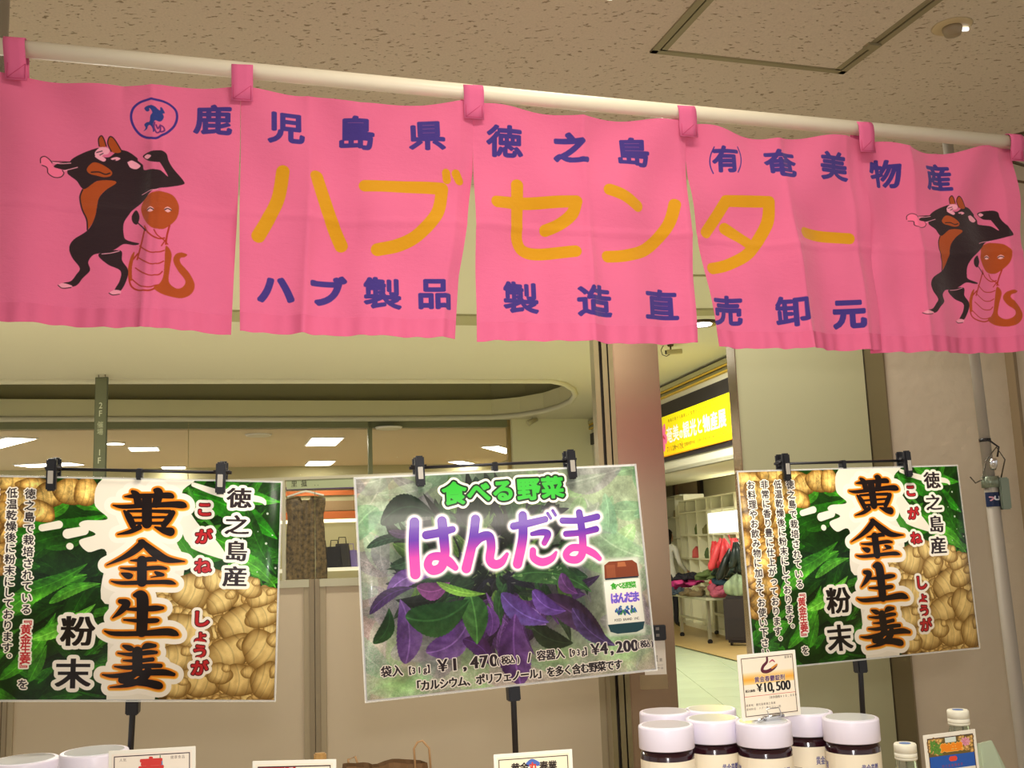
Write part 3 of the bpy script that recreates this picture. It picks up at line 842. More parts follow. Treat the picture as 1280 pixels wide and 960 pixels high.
# white cube shelving units
M_shelf = mat('shelf_white', 'eeeac6', .5)
def cube_shelf(name_label, pA, pB, ztop, cols, rows, dep=.38, open_=()):
    d = (pB - pA); d[2] = 0; L = float(np.linalg.norm(d)); ang = math.atan2(d[1], d[0])
    t = thing('cube_shelf', name_label, 'shelf', (pA[0], pA[1], 0), (0, 0, ang))
    MB().box(0, L, dep - .015, dep, 0.1, ztop).build('back_panel', M_shelf, t)
    MB().box(0, L, 0, dep, 0, .1).build('plinth', M_shelf, t)
    for x_ in cols: MB().box(x_ * L - .014, x_ * L + .014, 0, dep - .015, .1, ztop, bev=.002).build('upright', M_shelf, t)
    for z_ in rows: MB().box(0, L, .004, dep - .015, z_ - .012, z_ + .012).build('shelf_board', M_shelf, t)
    return t, L, ang
p0, p1 = Pz(857, 783, 0), Pz(930, 803.5, 0); p0, p1 = p0 * [1, 1, 0], p1 * [1, 1, 0]
def zat(px, y, A_, B_): return float(Pl(px, y, A_, B_)[2])
zt1 = zat(857, 626, p0, p1)
rows = [zat(857, y, p0, p1) for y in (641, 669.5, 698, 724)] + [zt1]
fr_ = [0.004] + [float(np.linalg.norm((Pl(px, 680, p0, p1) - p0) * [1, 1, 0])) / float(np.linalg.norm(p1 - p0)) for px in (860.5, 872.5, 885.5)] + [.62, .8, .99]
# extend the unit toward the viewer, behind the poster
shelfB, LB, angB = cube_shelf('tall white cube shelf with a lit white panel in the far shop', p0, p1, zt1, fr_, rows)
def loc_on(px, y, A_, B_): 
    q = Pl(px, y, A_, B_); return float(np.linalg.norm((q - A_) * [1, 1, 0])), float(q[2])
xa_, z1_ = loc_on(886, 641, p0, p1); xb_, _ = loc_on(925, 641, p0, p1); _, z0_ = loc_on(857, 669.5, p0, p1)
MB().box(xa_, xb_, -.02, .02, z0_ + .02, z1_ - .01).build('lit_panel', mat('panel_glow', 'ffffff', .4, emit=1.6), shelfB)
q0, q1 = Pz(834, 774, 0) * [1, 1, 0], Pz(859, 781.5, 0) * [1, 1, 0]
zt2 = zat(834, 622, q0, q1)
rows2 = [zat(834, y, q0, q1) for y in (648, 673, 699, 724)] + [zt2]
L2 = float(np.linalg.norm(q1 - q0))
fr2 = [float(np.linalg.norm((Pl(px, 680, q0, q1) - q0) * [1, 1, 0])) / L2 for px in (834.8, 846.5, 857.5)]
cube_shelf('white cube shelf further back, left of the taller lit unit', q0, q1, zt2, fr2, rows2)

# folded and hung goods in the shelves
def goods(px, y, Y, rx, rz, col, name, lab, cat, ry=.1, z=None, grp=None, n=3):
    p = P(px, y, Y); mb = MB(); r_ = random.Random(int(px * 7 + y))
    for k in range(n):
        cloth_blob(mb, r_.uniform(-rx, rx) * .5, r_.uniform(-.05, .05), r_.uniform(-rz, rz) * .35, rx * .7, ry, rz * .7, r_, 8)
    o = mb.build(name, mat('fabric_' + col, col, .8), None)
    o.location = (p[0], p[1], p[2] if z is None else z); tag(o, lab, cat, grp)
    return o
def sh_Y(px, A_, B_, y=680): return float(Pl(px, y, A_, B_)[1])
gi = 0
for px, y, rx, rz, col, lab, AA, BB in ((868, 662, .05, .1, '5d6b34', 'green folded bag in the top cell of the tall shelf', p0, p1), (880, 664, .07, .09, '7a7446', 'olive folded cloth beside the green bag', p0, p1),
        (867, 690, .08, .11, 'd8625a', 'coral pink bag in the middle shelf cell', p0, p1), (881, 692, .05, .1, '54683a', 'dark green bag right of the coral bag', p0, p1),
        (842, 640, .06, .08, '8c7f56', 'olive bag in the rear shelf top cell', q0, q1), (853, 640, .05, .05, '6b4550', 'plum coloured bundle on the rear shelf', q0, q1),
        (855, 668, .07, .07, 'd04a44', 'red bag in the rear shelf cell', q0, q1)):
    q = Pl(px, y, AA, BB)
    n_in = np.array([-(BB - AA)[1], (BB - AA)[0], 0]); n_in = n_in / np.linalg.norm(n_in); n_in = n_in if n_in[0] > 0 else -n_in
    rws = rows if AA is p0 else rows2
    under = max([r_ for r_ in rws if r_ < q[2]] + [.1])
    mb = MB(); cloth_blob(mb, 0, 0, 0, rx, .05, rz, random.Random(gi), 8); gi += 1
    zmin = min(v[2] for v in mb.v)
    o = mb.build('folded_bag', mat('fabric_' + col, col, .8)); o.location = (q[0] + n_in[0] * .05, q[1] + n_in[1] * .05, under + .012 - zmin)
    tag(o, lab, 'bag', 'goods in the cube shelves')
# bright red and black bags hung on the shelf front
hk = Pl(905, 690, p0, p1)
for k, (px, y, col, nm, lab) in enumerate(((897, 690, 'd63a40', 'red', 'bunch of red ribboned bags hanging in front of the white shelf'), (908, 687, 'e04a50', 'red', 'second red bag in the bunch on the shelf front'), (920, 692, '25302c', 'black', 'dark green-black bag hanging right of the red ones'), (916, 700, '1e2522', 'black', 'black bag below the dark green-black one'))):
    q = Pl(px + 6, y, p0 - fn * .15, p1 - fn * .15)
    mb = MB(); r_ = random.Random(40 + k)
    for j in range(6):
        a = r_.uniform(-.9, .9); l_ = r_.uniform(.16, .3); x0 = r_.uniform(-.14, .14); y0 = r_.uniform(-.04, .04)
        mb.tube([(x0, y0, .16), (x0 + a * .08, y0 - .03, .02), (x0 + a * .2, y0, -l_ + .04), (x0 + a * .24, y0, -l_)], [.015, .05, .06, .02], 8)
    mb.tube([(0, 0, .12), (0, .1, .2), (0, .15, .2)], .01, 6)
    o = mb.build('hanging_bag', mat('satin_' + col, col, .35)); o.location = q; tag(o, lab, 'bag', 'bags hung on the shelf front')

# display table with piled clothes
tA, tB = Pz(853, 797, 0), Pz(888, 806.5, 0)
ta = math.atan2(tB[1] - tA[1], tB[0] - tA[0]); tl = float(np.linalg.norm(tB - tA))
ztab = float(P(870, 744, float((tA[1] + tB[1]) / 2))[2])
tb = thing('display_table', 'wheeled steel display table piled with clothes in the far shop', 'table', (tA[0], tA[1], 0.014), (0, 0, ta))
chrome = mat('chrome', 'd8d8dc', .15, 1.0)
tw = .7
MB().box(-.15, tl + .22, -.1, tw, ztab - .05, ztab - .014, bev=.004).build('tabletop', mat('glass_top', 'b9b89c', .2, .3), tb)
for (x_, y_) in ((0, 0), (tl, 0), (0, tw - .15), (tl, tw - .15)):
    lg = MB().box(x_ - .022, x_ + .022, y_ - .022, y_ + .022, .07, ztab - .05).build('leg', mat('leg_steel', 'b8b49a', .3, .7), tb)
    MB().tube([(x_ - .012, y_, .035), (x_ + .012, y_, .035)], .035, 14).build('castor', M_black, lg)
MB().box(0, tl, tw - .17, tw - .13, .3, .34).build('stretcher', mat('leg_steel', 'b8b49a', .3, .7), tb)
MB().box(0, tl, -.01, .01, .3, .33).build('stretcher', mat('leg_steel', 'b8b49a', .3, .7), tb)
rg = random.Random(9)
pile = (('b0246e', 'magenta scarf heaped at the left end of the display table', 843, 731, .28), ('c23a78', 'bright pink shawl spread on the table pile', 862, 728, .24), ('1d1a20', 'black garment on top of the pink shawls', 857, 722, .2),
        ('5a6a38', 'olive green garment in the middle of the pile', 893, 720, .28), ('27382a', 'dark green jacket at the right of the pile', 915, 716, .28), ('e0404a', 'red patterned cloth in the middle of the pile', 902, 730, .18),
        ('6a5a3c', 'brown checked cloth at the front of the table', 868, 737, .26), ('3a4650', 'slate blue jeans at the front left of the table', 848, 740, .2), ('a04a5c', 'dusty rose cloth hanging at the front of the table', 905, 741, .22),
        ('203a44', 'teal blue sweater at the right end of the pile', 912, 730, .24), ('8c8660', 'khaki cloth folded at the front centre', 884, 738, .24))
for k, (col, lab, px, y, sz) in enumerate(pile):
    Yc = 15.6 + (tB[1] - tA[1]) * ((px - 853) / 70) * .7 + (.35 if y < 735 else .0)
    p = P(px, y, Yc); mb = MB()
    for j in range(8): cloth_blob(mb, rg.uniform(-sz, sz) * .7, rg.uniform(-.12, .12), rg.uniform(-.02, .05), sz * rg.uniform(.2, .5), rg.uniform(.06, .13), rg.uniform(.03, .08), rg, 8)
    zmin = min(v[2] for v in mb.v)
    o = mb.build('folded_clothing', mat('fabric_' + col, col, .85, bump=.6, bscale=30)); o.location = (p[0], p[1], max(ztab, float(p[2]) - .06) - zmin if y < 735 else ztab - zmin)
    tag(o, lab, 'clothing', 'clothes piled on the display table')
# suitcase
sp_ = Pz(924, 808, 0); hS = 60 * float(sp_[1]) / FPX
su = thing('suitcase', 'dark brown upright suitcase at the right of the display table', 'suitcase', (sp_[0] + .02, sp_[1] - .1, .014), (0, 0, -.45))
MB().box(-.2, .2, -.13, .13, .05, hS, bev=.04).build('shell', mat('suitcase_brown', '241816', .5), su)
MB().box(-.15, .15, -.14, -.13, .12, hS * .55, bev=.004).build('front_pocket', mat('suitcase_brown2', '1e1412', .5), su)
for sx in (-.14, .14): MB().tube([(sx - .015, 0, .03), (sx + .015, 0, .03)], .03, 14).build('wheel', M_black, su)
MB().tube([(-.07, .1, hS), (-.07, .1, hS + .1), (.07, .1, hS + .1), (.07, .1, hS)], .01, 8).build('handle', M_black, su)
mb = MB(); mb.box(.1, .14, -.145, -.138, hS * .5, hS * .56); mb.build('name_tag', M_white, su)
mb = MB(); rr = random.Random(3)
cloth_blob(mb, 0, 0, .12, .17, .12, .17, rr, 12)
gb = mb.build('striped_bag', mat('striped_green', '8fa07c', .7, var=.45, vscale=14, stretch=(1, 1, .1)))
gb.location = (sp_[0] + .02, sp_[1] - .1, .014 + hS - min(v[2] for v in mb.v)); tag(gb, 'pale green striped bag sitting on the brown suitcase', 'bag')

# shop assistant half hidden behind the steel post
def person(base, rz, ht):
    t = thing('person', 'person with long black hair in a pale grey jacket standing at the far table', 'person', base, (0, 0, rz))
    k = ht / 1.6
    J = [((0, 0, .90), .125), ((0, 0, 1.05), .105), ((0, 0, 1.22), .12), ((0, 0, 1.33), .09), ((0, 0, 1.39), .045),   # 0-4 pelvis..neck
         ((.09, 0, .84), .085), ((.10, .01, .47), .055), ((.10, -.01, .09), .038), ((.10, .10, .035), .032),               # 5-8
         ((-.09, 0, .84), .085), ((-.10, .03, .47), .055), ((-.10, .0, .09), .038), ((-.10, .11, .035), .032),             # 9-12
         ((.16, 0, 1.31), .052), ((.21, .03, 1.06), .04), ((.18, .2, .93), .028), ((.17, .26, .91), .026),               # 13-16
         ((-.16, 0, 1.31), .052), ((-.21, .03, 1.06), .04), ((-.18, .2, .93), .028), ((-.17, .26, .91), .026)]           # 17-20
    E = [(0, 1), (1, 2), (2, 3), (3, 4), (0, 5), (5, 6), (6, 7), (7, 8), (0, 9), (9, 10), (10, 11), (11, 12), (3, 13), (13, 14), (14, 15), (15, 16), (3, 17), (17, 18), (18, 19), (19, 20)]
    for s_ in (1, -1):     # five fingers on each hand
        b = 16 if s_ == 1 else 20
        for f in range(5):
            x_ = .17 * s_ + (-.022 + .011 * f) * s_; l_ = (.045, .06, .068, .062, .05)[f]
            if f == 0: J += [((x_ - .012 * s_, .275, .905), .009), ((x_ - .02 * s_, .30, .895), .007)]
            else: J += [((x_, .30, .905), .008), ((x_, .30 + l_, .885), .006)]
            E += [(b, len(J) - 2), (len(J) - 2, len(J) - 1)]
    me = bpy.data.meshes.new('body'); me.from_pydata([tuple(c_ * k for c_ in j[0]) for j in J], E, [])
    o = bpy.data.objects.new('body', me); COL.objects.link(o)
    md = o.modifiers.new('skin', 'SKIN'); md.use_smooth_shade = True
    for i, j in enumerate(J): me.skin_vertices[0].data[i].radius = (j[1] * k, j[1] * k * (.75 if i < 4 else 1))
    me.skin_vertices[0].data[0].use_root = True
    o.modifiers.new('sub', 'SUBSURF').levels = 1; o.modifiers['sub'].render_levels = 1
    dg = bpy.context.evaluated_depsgraph_get(); m2 = bpy.data.meshes.new_from_object(o.evaluated_get(dg)); bpy.data.objects.remove(o)
    for mm in (mat('jacket_grey', 'dcd9cc', .6, bump=.5, bscale=25), mat('trousers_black', '1b1a1e', .8), mat('skin', 'd0a078', .5), mat('shoes', '15130f', .4)): m2.materials.append(mm)
    for p_ in m2.polygons:
        c_ = p_.center / k
        p_.material_index = 2 if (c_.z > 1.385 or (c_.y > .215 and c_.z > .8)) else (0 if c_.z > .82 or abs(c_.x) > .19 and c_.z > .8 else (3 if c_.z < .07 else 1)); p_.use_smooth = True
    b = bpy.data.objects.new('body', m2); COL.objects.link(b); b.parent = t
    hd = MB(); M_ = Matrix.Translation((0, .015, 1.49 * k))
    vs = []; n_, m_ = 14, 20
    for i in range(n_ + 1):
        th = math.pi * i / n_
        for j in range(m_):
            f = 2 * math.pi * j / m_
            x_, y_, z_ = .073 * math.sin(th) * math.cos(f), .092 * math.sin(th) * math.sin(f), .112 * math.cos(th)
            if z_ < 0: x_ *= 1 + z_ * 2.2
            if y_ > .085 and abs(z_ + .01) < .03: y_ += .012
            vs.append((x_ * k, y_ * k, z_ * k))
    hd.add(vs, [(i * m_ + j, (i + 1) * m_ + j, (i + 1) * m_ + (j + 1) % m_, i * m_ + (j + 1) % m_) for i in range(n_) for j in range(m_)], M_, True)
    hd.build('head', mat('skin', 'd0a078', .5), t)
    for sx in (-.03, .03):
        MB().lathe([(.001, -.006), (.008, -.003), (.008, .003), (.001, .006)], 10, Matrix.Translation((sx * k, .1 * k, 1.5 * k))).build('eye', M_black, t)
        MB().lathe([(.004, -.02), (.014, 0), (.004, .02)], 8, Matrix.Translation((sx * 2.45 * k, .01 * k, 1.49 * k))).build('ear', mat('skin', 'd0a078', .5), t)
    MB().box(-.02, .02, .1, .106, 1.435, 1.442).build('mouth', mat('lips', 'a8504a', .5), t)
    hr = MB(); vs = []
    for i in range(n_ + 1):
        th = math.pi * i / n_
        for j in range(m_):
            f = 2 * math.pi * j / m_
            x_, y_, z_ = .09 * math.sin(th) * math.cos(f), .105 * math.sin(th) * math.sin(f), .125 * math.cos(th)
            if y_ > .02 and z_ < .05: y_ = .02
            if z_ < 0: z_ *= 2.3; x_ *= 1 - .2 * abs(z_) ; y_ -= .02
            vs.append((x_ * k, (y_ - .008) * k, z_ * k))
    hr.add(vs, [(i * m_ + j, (i + 1) * m_ + j, (i + 1) * m_ + (j + 1) % m_, i * m_ + (j + 1) % m_) for i in range(n_) for j in range(m_)], Matrix.Translation((0, .01, 1.505 * k)), True)
    hr.build('hair', mat('hair_black', '120e0d', .45), t)
    return t
pb = Pz(841, 786, 0)
person((pb[0], pb[1], .014), -.9, 1.62)

# ------------------------------------------------------------------ steel post, door panel, plaster wall
YP = 4.0
def pxX(px, Y, y=620): return float(P(px, y, Y)[0])
def prism(px0, px1, Y0, Y1, z0, z1, name, m, parent=None, st=False, bev=0.0):
    x0, x1 = pxX(px0, Y0), pxX(px1, Y0)
    mb = MB().box(x0, x1, Y0, Y1, z0, z1, bev=bev)
    return struct(name, mb, m, parent) if st else mb.build(name, m, parent)
post = prism(778, 834, YP, YP + .25, 0, ZC + .1, 'wall_post', M_metal, None, True) if False else None
x0, x1 = pxX(775, YP), pxX(833, YP)
post = thing('steel_post', 'brushed bronze-toned steel post with shutter guide rails', 'post', ((x0 + x1) / 2, YP, 0))
xw = (x1 - x0) / 2
MB().box(-xw, xw, 0, .28, 0, ZF, bev=.004).build('post_casing', M_metal, post)
xl = pxX(751, YP) - (x0 + x1) / 2
ww = -xw - xl
MB().box(xl, xl + ww * .26, -.0, .2, 0, ZF).build('guide_rail', mat('rail_olive_metal', '8a8060', .3, .8), post)
MB().box(xl + ww * .26, xl + ww * .42, .05, .2, 0, ZF).build('guide_slot', mat('slot_dark', '40362a', .6), post)
MB().box(xl + ww * .42, xl + ww * .68, -.0, .2, 0, ZF).build('guide_rail', mat('rail_olive_metal', '8a8060', .3, .8), post)
MB().box(xl + ww * .68, xl + ww * .76, .05, .2, 0, ZF).build('guide_slot', mat('slot_dark', '40362a', .6), post)
MB().box(xl + ww * .76, -xw, -.0, .2, 0, ZF).build('guide_rail', mat('rail_olive_metal', '8a8060', .3, .8), post)
z0c, z1c = float(P(825, 800, YP)[2]), float(P(825, 781, YP)[2])
xc0, xc1 = pxX(812, YP, 790) - (x0 + x1) / 2, pxX(832, YP, 790) - (x0 + x1) / 2
ic = MB().box(xc0, xc1, -.014, 0, z0c, z1c, bev=.003).build('switch_plate', M_black, post)
for dz in (.014, .038): MB().box(xc0 + .022, xc0 + .034, -.018, -.014, z0c + dz, z0c + dz + .01).build('key_switch', mat('switch_grey', '77706a', .4, .5), ic)
c = Canvas(300, 420, 'dcd4c8')
c.poly([(60, 50), (150, 85), (60, 120)], 'c8202a'); c.text('開閉', 110, 200, 40, 60, col='3c3836'); c.text('注意', 170, 240, 46, 60, col='3c3836'); c.rect(40, 300, 260, 304, '8a8480'); c.text('係員以外は', 60, 340, 34, 45, col='5c5856')
z2c = float(P(825, 843, YP)[2]); z3c = z0c - .002
xn0 = pxX(805, YP, 820) - (x0 + x1) / 2; xn1 = pxX(832, YP, 820) - (x0 + x1) / 2
MB().box(xn0, xn1, -.003, 0, z2c, z3c).build('notice_label', print_mat('notice_print', c.image('notice'), .5), post, uv=lambda v: ((v[0] - xn0) / (xn1 - xn0), (v[2] - z2c) / (z3c - z2c)))
z4 = float(P(800, 862, YP)[2])
MB().box(xn0 - .02, xn1 + .003, -.0015, 0, z4, z2c - .0).build('access_cover', mat('cover_steel', 'a08c6c', .3, .9), post)

# right: sliding door panel, metal strips and the plaster wall
YD = 3.98
dr = struct('door_1', MB().box(pxX(931, YD), pxX(1094, YD), YD, YD + .14, 0, ZF), mat('door_sage', 'a8a684', .55, var=.03, vscale=1.2))
MB().box(pxX(930, YD), pxX(931, YD) , YD - .004, YD + .142, 0, ZF).build('door_edge', M_metal, dr)
MB().box(pxX(1121, 3.78) - .006, pxX(1121, 3.78) - .001, 3.776, 4.02, 0, ZC).build('door_jamb', mat('bronze_strip', '84745a', .3, .85), dr)
M_plaster = mat('rough_plaster', 'beb09a', .9, bump=.6, bscale=22, var=.05, vscale=3)
YW = 3.78
struct('wall_right', MB().box(pxX(1121, YW), pxX(1277, YW), YW, YW + .24, 0, ZC), M_plaster)
struct('wall_right', MB().box(pxX(1277, YW), 5.2, YW - .06, YW + .4, 0, ZC), M_plaster)
struct('trim_2', MB().box(pxX(1275, YW), pxX(1279, YW), YW - .064, YW, 0, ZC), mat('trim_brown', '7c6a50', .5))

# ------------------------------------------------------------------ low partition with glass top
YG = 4.3
pt_x = [pxX(x_, YG, 800) for x_ in (-383, 5, 393.5, 760)]
ztop, zsil = float(P(400, 595, YG)[2]), float(P(400, 724, YG)[2])
M_panel = mat('partition_panel', 'cabba0', .6, var=.02, vscale=2)
M_pf = mat('partition_frame', '9a8c72', .4, .5)
M_pft = mat('partition_cap', 'c4c0a4', .4, .3)
for i in range(3):
    xa_, xb_ = pt_x[i], pt_x[i + 1]
    t = thing('partition_panel', ('beige partition panel at the left edge of the picture', 'beige partition panel behind the left ginger poster', 'beige partition panel between the two posters, next to the steel post')[i], 'partition', ((xa_ + xb_) / 2, YG, 0), group='beige partitions with glass tops')
    h = (xb_ - xa_) / 2
    MB().box(-h + .045, h - .045, .012, .04, .08, zsil - .03).build('board', M_panel, t)
    MB().box(-h, h, 0, .05, 0, .08).build('kickboard', M_pf, t)
    for s_ in (-1, 1):
        a, b = (-h + .001, -h + .022) if s_ < 0 else (h - .022, h - .001)
        MB().box(a, b, 0, .05, .08, zsil, bev=.002).build('post', M_pf, t)
        a, b = (-h + .022, -h + .045) if s_ < 0 else (h - .045, h - .022)
        MB().box(a, b, .004, .046, .08, zsil - .03).build('stile', mat('stile_light', 'ab9d80', .4, .3), t)
    MB().box(-h + .022, h - .022, -.002, .052, zsil - .03, zsil).build('sill_rail', M_pft, t)
    if i == 2:
        gx1 = pxX(560, YG) - (xa_ + xb_) / 2
    MB().box(-h, h, .004, .046, ztop - .012, ztop).build('top_cap', M_pft, t)
    MB().box(-h, h, .018, .030, zsil, ztop - .012).build('glass', M_glass, t)
    for s_ in (-1, 1):
        a, b = (-h, -h + .012) if s_ < 0 else (h - .012, h)
        if i == 2 and s_ < 0 or i == 1 and s_ > 0: continue
        MB().box(a, b, .01, .04, zsil, ztop - .012).build('glass_clamp', M_pft, t)
    if i == 1:
        xe = pxX(356, YG) - (xa_ + xb_) / 2
        MB().box(xe - .012, xe, .0, .018, zsil, ztop - .012).build('glass_edge', M_pft, t)
# lettered pale strip on the glass
c = Canvas(560, 90, 'a9b48c'); c.text('里菰', 60, 42, 56, 80, col='3a3a2c', serif=2, xs=.9); c.text('・・', 230, 60, 30, 24, col='3a3a2c'); c.rect(0, 84, 560, 90, '4a3c5c')
xs0, xs1 = pxX(357, YG - .01), pxX(444, YG - .01); zs0, zs1 = float(P(400, 611, YG)[2]), float(P(400, 597, YG)[2])
gs = MB().box(xs0, xs1, YG + .008, YG + .016, zs0, zs1).build('lettered_strip', print_mat('strip_print', c.image('strip'), .4), None, uv=lambda v: ((v[0] - xs0) / (xs1 - xs0), (v[2] - zs0) / (zs1 - zs0)))
tag(gs, 'pale green strip with dark handwritten characters on the partition glass', 'sign')

# ================================================================== NOREN
A0, A1 = P(20, 60, 1.7), P(1265, 178, 2.18)
nd = (A1 - A0) * [1, 1, 0]; LN = float(np.linalg.norm(nd)); nd = nd / LN; nn_ = np.array([nd[1], -nd[0], 0])   # nn_ faces the viewer
if nn_[1] > 0: nn_ = -nn_
slope = float(A1[2] - A0[2]) / LN
RS = 1300.0; ZT = 2.44; SOFF = .14
def NP(px, py, off=0.0):
    q = Pl(px, py, A0 + nn_ * off, A1 + nn_ * off); return float((q - A0) @ nd), float(q[2])
def NC(px, py):
    s_, z_ = NP(px, py); return (s_ + SOFF) * RS, (ZT - z_) * RS
def NX(s_, z_, off=0.0):
    q = A0 + nd * s_ + nn_ * off; return (float(q[0]), float(q[1]), z_)
NW, NH = int((LN + SOFF * 2) * RS), int(.62 * RS)
cv = Canvas(NW, NH, 'dc6890')
# printed characters
INK = '40307e'
for ch, x, y, w_, h_ in (('鹿', 266.5, 151, 49, 40), ('児', 358, 162, 47, 40), ('島', 445, 167, 48, 40), ('県', 533.5, 171, 46, 39), ('徳', 631, 178, 45, 39), ('之', 713.5, 185, 44, 38), ('島', 790.5, 191, 43, 37),
                         ('有', 907, 200, 32, 33), ('奄', 975, 205.5, 39, 36), ('美', 1041.5, 209, 37, 36), ('物', 1108, 217, 36, 35), ('産', 1173, 222, 34, 35),
                         ('ハ', 345, 362, 50, 40), ('ブ', 409, 365, 50, 38), ('製', 478, 369, 49, 40), ('品', 543, 368, 45, 40), ('製', 652, 372, 47, 40), ('造', 741, 379, 45, 40), ('直', 828, 381, 45, 40),
                         ('売', 912, 388, 38, 38), ('卸', 988, 391, 38, 38), ('元', 1062, 392, 36, 38)):
    cx, cy = NC(x, y); ax, ay = NC(x - w_ / 2, y); bx, by = NC(x + w_ / 2, y); tx, ty = NC(x, y - h_ / 2); ux, uy = NC(x, y + h_ / 2)
    cv.glyphs([(ch, cx, cy, bx - ax, uy - ty, False)], INK, bold=4.4 if ch in 'ハブ元之' else 3.0)
for sgn in (-1, 1):
    pts = [NC(907 + sgn * (14.5 + 4 * (1 - abs(t) ** 2)), 200 + t * 16) for t in (-1, -.5, 0, .5, 1)]
    cv.stroke([(p_[0], p_[1], 1.6) for p_ in pts], INK)
YE = 'cc9014'
def yk(lst, ox, oy, sc, r):
    q = [[(*NC(ox + a / sc, oy + b / sc), r * 1.0) for a, b in st] for st in lst]
    M, x_, y_ = cv.strokes(q); cv.blend(M, x_, y_, YE)
yk([[(165, 375), (150, 460), (118, 530), (85, 588)], [(275, 392), (300, 470), (328, 550), (355, 612)], [(432, 422), (560, 427), (682, 430)], [(682, 430), (665, 510), (605, 580), (540, 615), (470, 632)], ], 290, 70, 2.594, 15.5)
yk([[(694, 380), (697, 400)], [(726, 381), (738, 403)]], 290, 70, 2.594, 10.5)
yk([[(135, 435), (270, 436), (398, 434)], [(398, 434), (385, 475), (345, 508), (302, 524)], [(205, 375), (205, 500), (208, 560), (232, 592), (290, 602), (394, 600)]], 570, 90, 2.666, 15.5)
yk([[(506, 398), (555, 420), (600, 450)], [(730, 440), (705, 515), (640, 585), (570, 612), (502, 618)]], 570, 90, 2.666, 15.5)
yk([[(132, 386), (100, 440), (66, 492)], [(132, 386), (205, 388), (275, 392)], [(275, 392), (270, 470), (215, 560), (150, 600), (90, 615)], [(132, 478), (208, 528)], [(400, 497), (555, 515)]], 860, 110, 2.743, 15.5)


